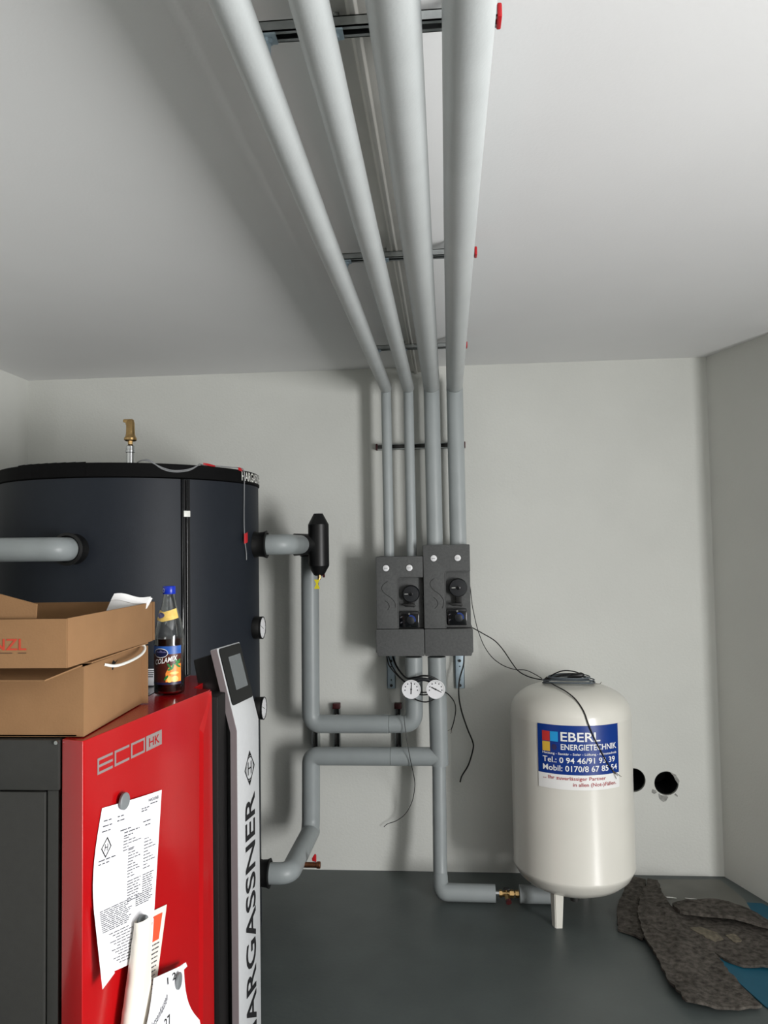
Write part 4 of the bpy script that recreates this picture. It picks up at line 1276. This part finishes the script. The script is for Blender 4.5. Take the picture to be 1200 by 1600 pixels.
bb = MB().sheet(bagf, 12, 12, 0.008).build('bag_front', FOIL, bag)
MB().sheet(lambda a, b: bagf(a, 0.86 + 0.15 * b) + Vector((0.002 - 0.004 * a, -0.004, 0.002)), 10, 2, 0.004).build('sealed_edge', FOIL, bag)
m = MB()
for a0, a1, b0, b1 in ((0.45, 0.50, 0.62, 0.76), (0.52, 0.56, 0.66, 0.74), (0.58, 0.64, 0.64, 0.68), (0.60, 0.66, 0.71, 0.74)):
    m.add([bagf(a, b) + Vector((0, -0.0012, 0)) for a, b in ((a0, b0), (a1, b0), (a1 + 0.01, b1), (a0 + 0.01, b1))], [(0, 1, 2, 3)])
m.build('print', LBL_B, bag, smooth=0)['kind'] = 'stuff'

# papers lying behind the bottle
dc = thing('manual', 'thin white manual leaning behind the bottle on the boiler', 'manual', (-0.87, 2.24, BZ))
MB().obox((-0.955, 2.185, BZ + 0.0022), (0.106, 0.012, 0), (0, 0.022, 0.045), (0, 0.006, -0.001)).build('pages', PAPER, dc, bevel=0.001)
for k in range(4):
    p = Vector((-0.885, 2.1925, BZ + 0.0022)) + Vector((0, 0.022, 0.045)) * (0.86 - 0.12 * k) + Vector((0, -0.0008, 0))
    MB().add([p, p + Vector((0.026, 0.003, 0)), p + Vector((0.026, 0.005, 0.0025)), p + Vector((0, 0.002, 0.0025))], [(0, 1, 2, 3)]).build('print_bar', INK, dc, smooth=0)

# ------------------------------------------------------------------ bottle
BX, BY = -0.764, 2.081
bot = thing('glass_bottle', 'clear glass drink bottle with blue cap on the red boiler top', 'bottle', (BX, BY, BZ))
outer = [(0.004, 0.004), (0.030, 0.0015), (0.0385, 0.004), (0.0405, 0.010), (0.0405, 0.148), (0.0400, 0.158), (0.0375, 0.176), (0.0325, 0.200), (0.0262, 0.222), (0.0205, 0.242), (0.0165, 0.262), (0.0150, 0.272), (0.0150, 0.280)]
inner = [(0.0125, 0.280), (0.0125, 0.272), (0.0140, 0.262), (0.0178, 0.242), (0.0235, 0.222), (0.0298, 0.200), (0.0350, 0.176), (0.0375, 0.158), (0.0380, 0.148), (0.0380, 0.012), (0.030, 0.0065), (0.004, 0.0075)]
MB().lathe(outer + inner, (BX, BY, BZ), n=56).build('glass', GLASS, bot, smooth=60)
MB().lathe([(0.004, 0.0085), (0.030, 0.0075), (0.0374, 0.0125), (0.0374, 0.1525), (0.004, 0.1525)], (BX, BY, BZ), n=48).build('drink', COLA, bot, smooth=40)
cp = MB().lathe([(0.0165, 0.2725), (0.0172, 0.2735), (0.0172, 0.292), (0.0155, 0.2945), (0.003, 0.295)], (BX, BY, BZ), n=36).build('cap', CAPB, bot)


def B(az, z, r=0.0412):
    a = math.radians(az)
    return Vector((BX + r * math.cos(a), BY + r * math.sin(a), BZ + z))


def patch(name, m, a0, a1, z0, z1, r, parent, nu=20):
    return MB().sheet(lambda a, b: B(a0 + (a1 - a0) * a, z0 + (z1 - z0) * b, r), nu, 1, 0.0002).build(name, m, parent, smooth=60)


LA0, LA1 = -152, -22
lab = patch('label', LBL_BR, LA0, LA1, 0.031, 0.1345, 0.0411, bot)
patch('label_sky', LBL_B, LA0, LA1, 0.113, 0.1342, 0.0412, lab)
patch('label_band', LBL_N, LA0, LA1, 0.0315, 0.037, 0.0413, lab)
m = MB()


def blob(ca, cz, ra, rz, r, n=14):
    """ellipse that follows the round label"""
    for k in range(n):
        t0, t1 = -1 + 2 * k / n, -1 + 2 * (k + 1) / n
        h0, h1 = rz * math.sqrt(max(0, 1 - t0 * t0)), rz * math.sqrt(max(0, 1 - t1 * t1))
        m.add([B(ca + ra * t0, cz - h0, r), B(ca + ra * t1, cz - h1, r), B(ca + ra * t1, cz + h1, r), B(ca + ra * t0, cz + h0, r)], [(0, 1, 2, 3)])


# orange fruit
for k in range(6):
    aa0, aa1 = -84 + k * 10, -74 + k * 10
    h = [0.062, 0.076, 0.082, 0.084, 0.086, 0.086, 0.086]
    m.add([B(aa0, 0.0385, 0.0415), B(aa1, 0.0385, 0.0415), B(aa1, h[k + 1], 0.0415), B(aa0, h[k], 0.0415)], [(0, 1, 2, 3)])
m.build('label_fruit', LBL_O, lab, smooth=0)
m = MB()
blob(-50, 0.046, 14, 0.008, 0.0417)
blob(-70, 0.046, 9, 0.009, 0.0417)
blob(-52, 0.062, 18, 0.0035, 0.0417)
m.build('label_fruit_slice', LBL_Y, lab, smooth=0)
m = MB()
for ca, cz, rot in ((-66, 0.073, 0.4), (-58, 0.079, 1.2), (-70, 0.081, 2.2), (-40, 0.087, 0.3), (-34, 0.092, 1.0), (-44, 0.094, 2.0), (-82, 0.050, 0.9), (-36, 0.080, 2.6)):
    pts = []
    for k in range(10):
        t = 2 * PI * k / 10
        x, y = 0.0085 * math.cos(t), 0.003 * math.sin(t)
        x, y = x * math.cos(rot) - y * math.sin(rot), x * math.sin(rot) + y * math.cos(rot)
        pts.append(B(ca + math.degrees(x / 0.041), cz + y, 0.0419))
    m.add(pts, [tuple(range(10))])
m.build('label_leaves', LBL_G, lab, smooth=0)
m = MB()
blob(-104, 0.116, 30, 0.0125, 0.0418)
m.build('label_emblem_rim', STWHITE, lab, smooth=0)
m = MB()
blob(-104, 0.116, 28, 0.0110, 0.0420)
m.build('label_emblem', LBL_N, lab, smooth=0)
m = MB()
ridge = [(-128, 0.1178), (-116, 0.1215), (-110, 0.119), (-102, 0.1245), (-94, 0.119), (-88, 0.121), (-80, 0.1178)]
for (a0, h0), (a1, h1) in zip(ridge, ridge[1:]):
    m.add([B(a0, 0.1172, 0.0422), B(a1, 0.1172, 0.0422), B(a1, h1, 0.0422), B(a0, h0, 0.0422)], [(0, 1, 2, 3)])
m.build('label_emblem_mountain', LBL_V, lab, smooth=0)
m = MB()
put_text(m, 'COLAMIX', lambda a, b: B(-128 + 88 * a, 0.084 + 0.012 * a + 0.014 * b, 0.0423), 0, 1, 0, 1, bold=0.02, shear=0.2)
m.build('lettering', STWHITE, lab, smooth=0)
nl = MB().sheet(lambda a, b: B(-148 + 128 * a, 0.199 + 0.012 * (abs(a - 0.35) * 1.2) + 0.026 * b, 0.0338 - 0.0078 * (b + 0.2 * abs(a - 0.35)) - 0.0012 * abs(a - 0.35)), 16, 4, 0.0002).build('neck_label', LBL_Y, bot, smooth=60)
m = MB()
m.add([B(-118 + 24 * math.cos(2 * PI * k / 20), 0.216 + 0.0075 * math.sin(2 * PI * k / 20), 0.0303 - 0.27 * 0.0075 * math.sin(2 * PI * k / 20)) for k in range(20)], [tuple(range(20))])
m.build('neck_emblem', LBL_V, nl, smooth=0)
m = MB()
put_text(m, 'O', lambda a, b: B(-140 + 24 * a, 0.277 + 0.012 * b, 0.0174), 0, 1, 0, 1, bold=0.02)
m.build('cap_mark', WHITEP, cp, smooth=0)


# ------------------------------------------------------------------ felt scraps on the floor
def in_poly(x, y, P):
    c = False
    for i in range(len(P)):
        (x0, y0), (x1, y1) = P[i], P[i - 1]
        if (y0 > y) != (y1 > y) and x < (x1 - x0) * (y - y0) / (y1 - y0) + x0:
            c = not c
    return c


def dist_poly(x, y, P):
    d = 9
    for i in range(len(P)):
        (x0, y0), (x1, y1) = P[i], P[i - 1]
        dx, dy = x1 - x0, y1 - y0
        t = max(0, min(1, ((x - x0) * dx + (y - y0) * dy) / (dx * dx + dy * dy + 1e-12)))
        d = min(d, math.hypot(x - x0 - t * dx, y - y0 - t * dy))
    return d


from mathutils.geometry import delaunay_2d_cdt


def mat_piece(name, outline, m, label, cat, height, th, step=0.022, group=None, wav=0.0):
    """flat piece with outline (x, y), top height function, thickness th"""
    out = []
    n = len(outline)
    for i in range(n):
        a, b = Vector(outline[i]), Vector(outline[(i + 1) % n])
        k = max(1, int((b - a).length / step))
        nr = Vector((-(b - a).y, (b - a).x)).normalized() if (b - a).length > 0 else Vector((0, 0))
        for j in range(k):
            p = a.lerp(b, j / k)
            out.append(p + nr * random.uniform(-wav, wav))
    P = [(p.x, p.y) for p in out]
    pts = list(out)
    x0, x1, y0, y1 = min(p[0] for p in P), max(p[0] for p in P), min(p[1] for p in P), max(p[1] for p in P)
    y = y0
    while y < y1:
        x = x0
        while x < x1:
            q = (x + random.uniform(-.3, .3) * step, y + random.uniform(-.3, .3) * step)
            if in_poly(q[0], q[1], P) and dist_poly(q[0], q[1], P) > step * 0.45:
                pts.append(Vector(q))
            x += step
        y += step
    vs, es, fs, *_ = delaunay_2d_cdt([Vector((p[0], p[1])) for p in pts], [], [list(range(len(P)))], 1, 1e-6)
    top = [Vector((p[0], p[1], height(p[0], p[1]))) for p in vs]
    N = len(top)
    mb = MB()
    allv = top + [p - Vector((0, 0, th)) for p in top]
    faces = [tuple(f) for f in fs] + [tuple(i + N for i in reversed(f)) for f in fs]
    cnt = {}
    for f in fs:
        for i in range(len(f)):
            e = (f[i], f[(i + 1) % len(f)])
            cnt[tuple(sorted(e))] = cnt.get(tuple(sorted(e)), 0) + 1
    for f in fs:
        for i in range(len(f)):
            e = (f[i], f[(i + 1) % len(f)])
            if cnt[tuple(sorted(e))] == 1:
                faces.append((e[1], e[0], e[0] + N, e[1] + N))
    mb.add(allv, faces)
    cx, cy = sum(p[0] for p in P) / len(P), sum(p[1] for p in P) / len(P)
    return solo(name, mb, m, (cx, cy, 0), label, cat, group, smooth=50)


def nz(x, y, s):
    return math.sin(x * s + 1.3) * math.cos(y * s * 1.2 + 0.4) + 0.5 * math.sin(x * s * 2.3 + y * s * 1.9)


blue = [(1.20, 3.60), (1.35, 3.585), (1.45, 3.38), (1.50, 3.10), (1.50, 2.72), (1.12, 2.70), (1.054, 2.805), (1.003, 3.022), (0.96, 3.19), (1.05, 3.36), (1.10, 3.50)]
mat_piece('blue_sheet', blue, TEAL, 'teal blue sheet lying flat under the grey felt', 'sheet', lambda x, y: 0.005 + 0.0008 * nz(x, y, 14), 0.003, 0.03)
sheetD = [(0.90, 3.78), (1.245, 3.80), (1.28, 3.60), (1.265, 3.47), (1.15, 3.47), (1.02, 3.47), (0.90, 3.48)]
mat_piece('underlay_sheet', sheetD, SHEET, 'smooth grey sheet along the back wall behind the felt', 'sheet', lambda x, y: 0.016 + 0.0015 * nz(x, y, 16), 0.004, 0.025)
feltB = [(0.788, 3.70), (0.712, 3.518), (0.668, 3.30), (0.725, 3.262), (0.748, 3.22), (0.80, 3.40), (0.86, 3.62), (0.905, 3.80), (0.83, 3.82)]
mat_piece('felt_scrap', feltB, FELT, 'narrow grey felt scrap next to the vessel, left of the large piece', 'felt', lambda x, y: 0.016 + 0.004 * nz(x, y, 18), 0.008, 0.02, 'grey felt pieces', 0.003)


def hA(x, y):
    h = 0.020 + 0.004 * nz(x, y, 15)
    # ridge along its left edge
    d = dist_poly(x, y, [(0.903, 3.733), (0.81, 3.52), (0.775, 3.30), (0.79, 3.05), (0.79, 2.90)])
    h += 0.012 * math.exp(-((d - 0.05) / 0.05) ** 2)
    # lifted corner at the near left tip
    d2 = math.hypot(x - 0.80, y - 2.778)
    return h + 0.014 * math.exp(-(d2 / 0.05) ** 2)


feltA = [(0.903, 3.76), (0.823, 3.573), (0.774, 3.416), (0.755, 3.212), (0.762, 3.106), (0.761, 2.913), (0.783, 2.778), (0.875, 2.760), (0.953, 2.766), (1.035, 2.790), (1.011, 2.894), (0.999, 3.009), (0.998, 3.136), (1.031, 3.073), (1.07, 3.046), (1.162, 3.040), (1.30, 3.07), (1.35, 3.25), (1.27, 3.39), (1.195, 3.43), (1.05, 3.44), (0.935, 3.47), (0.930, 3.60), (0.945, 3.74)]
mat_piece('felt_mat', feltA, FELT, 'large torn grey felt mat spread over the teal sheet', 'felt', hA, 0.009, 0.02, 'grey felt pieces', 0.004)


def hC(x, y):
    t = max(0, min(1, (x - 0.93) / 0.35))
    return 0.046 + 0.010 * math.sin(PI * t) + 0.003 * nz(x, y, 22)


feltC = [(0.935, 3.48), (0.945, 3.40), (0.99, 3.385), (1.101, 3.352), (1.165, 3.336), (1.236, 3.300), (1.300, 3.29), (1.28, 3.36), (1.235, 3.44), (1.18, 3.49), (1.10, 3.505), (1.00, 3.50)]
mat_piece('felt_fold', feltC, FELT, 'raised folded strip of grey felt lying across the large felt mat', 'felt', hC, 0.014, 0.02, 'grey felt pieces', 0.003)
for poly, lbx in (([(0.955, 3.30), (1.00, 3.32), (1.055, 3.27), (1.06, 3.22), (1.02, 3.20), (0.99, 3.24)], 'pale dried filler stain in the middle of the felt mat'),
                  ([(1.08, 3.26), (1.12, 3.27), (1.13, 3.22), (1.10, 3.20)], 'small pale dried filler stain on the right of the felt mat')):
    mat_piece('filler_stain', poly, STAIN, lbx, 'stain', lambda x, y: hA(x, y) + 0.0025, 0.002, 0.012, None, 0.004)
for x0, y0, x1, y1, lbx in ((0.915, 3.596, 0.985, 3.584, 'short white strip lying on the grey sheet, left of the two'), (1.022, 3.588, 1.086, 3.567, 'short white strip lying on the grey sheet, right of the two')):
    solo('white_strip', MB().prism([(0, 0), (0.35, -0.05), (1, 0), (0.6, 0.09)], (x0, y0, 0.0195), (x1 - x0, y1 - y0, 0), (y0 - y1, x1 - x0, 0), (0, 0, 0.0015)), WHITEP, (x0, y0, 0.0195), lbx, 'strip', 'white strips', smooth=0)  # thin white sliver on the grey sheet
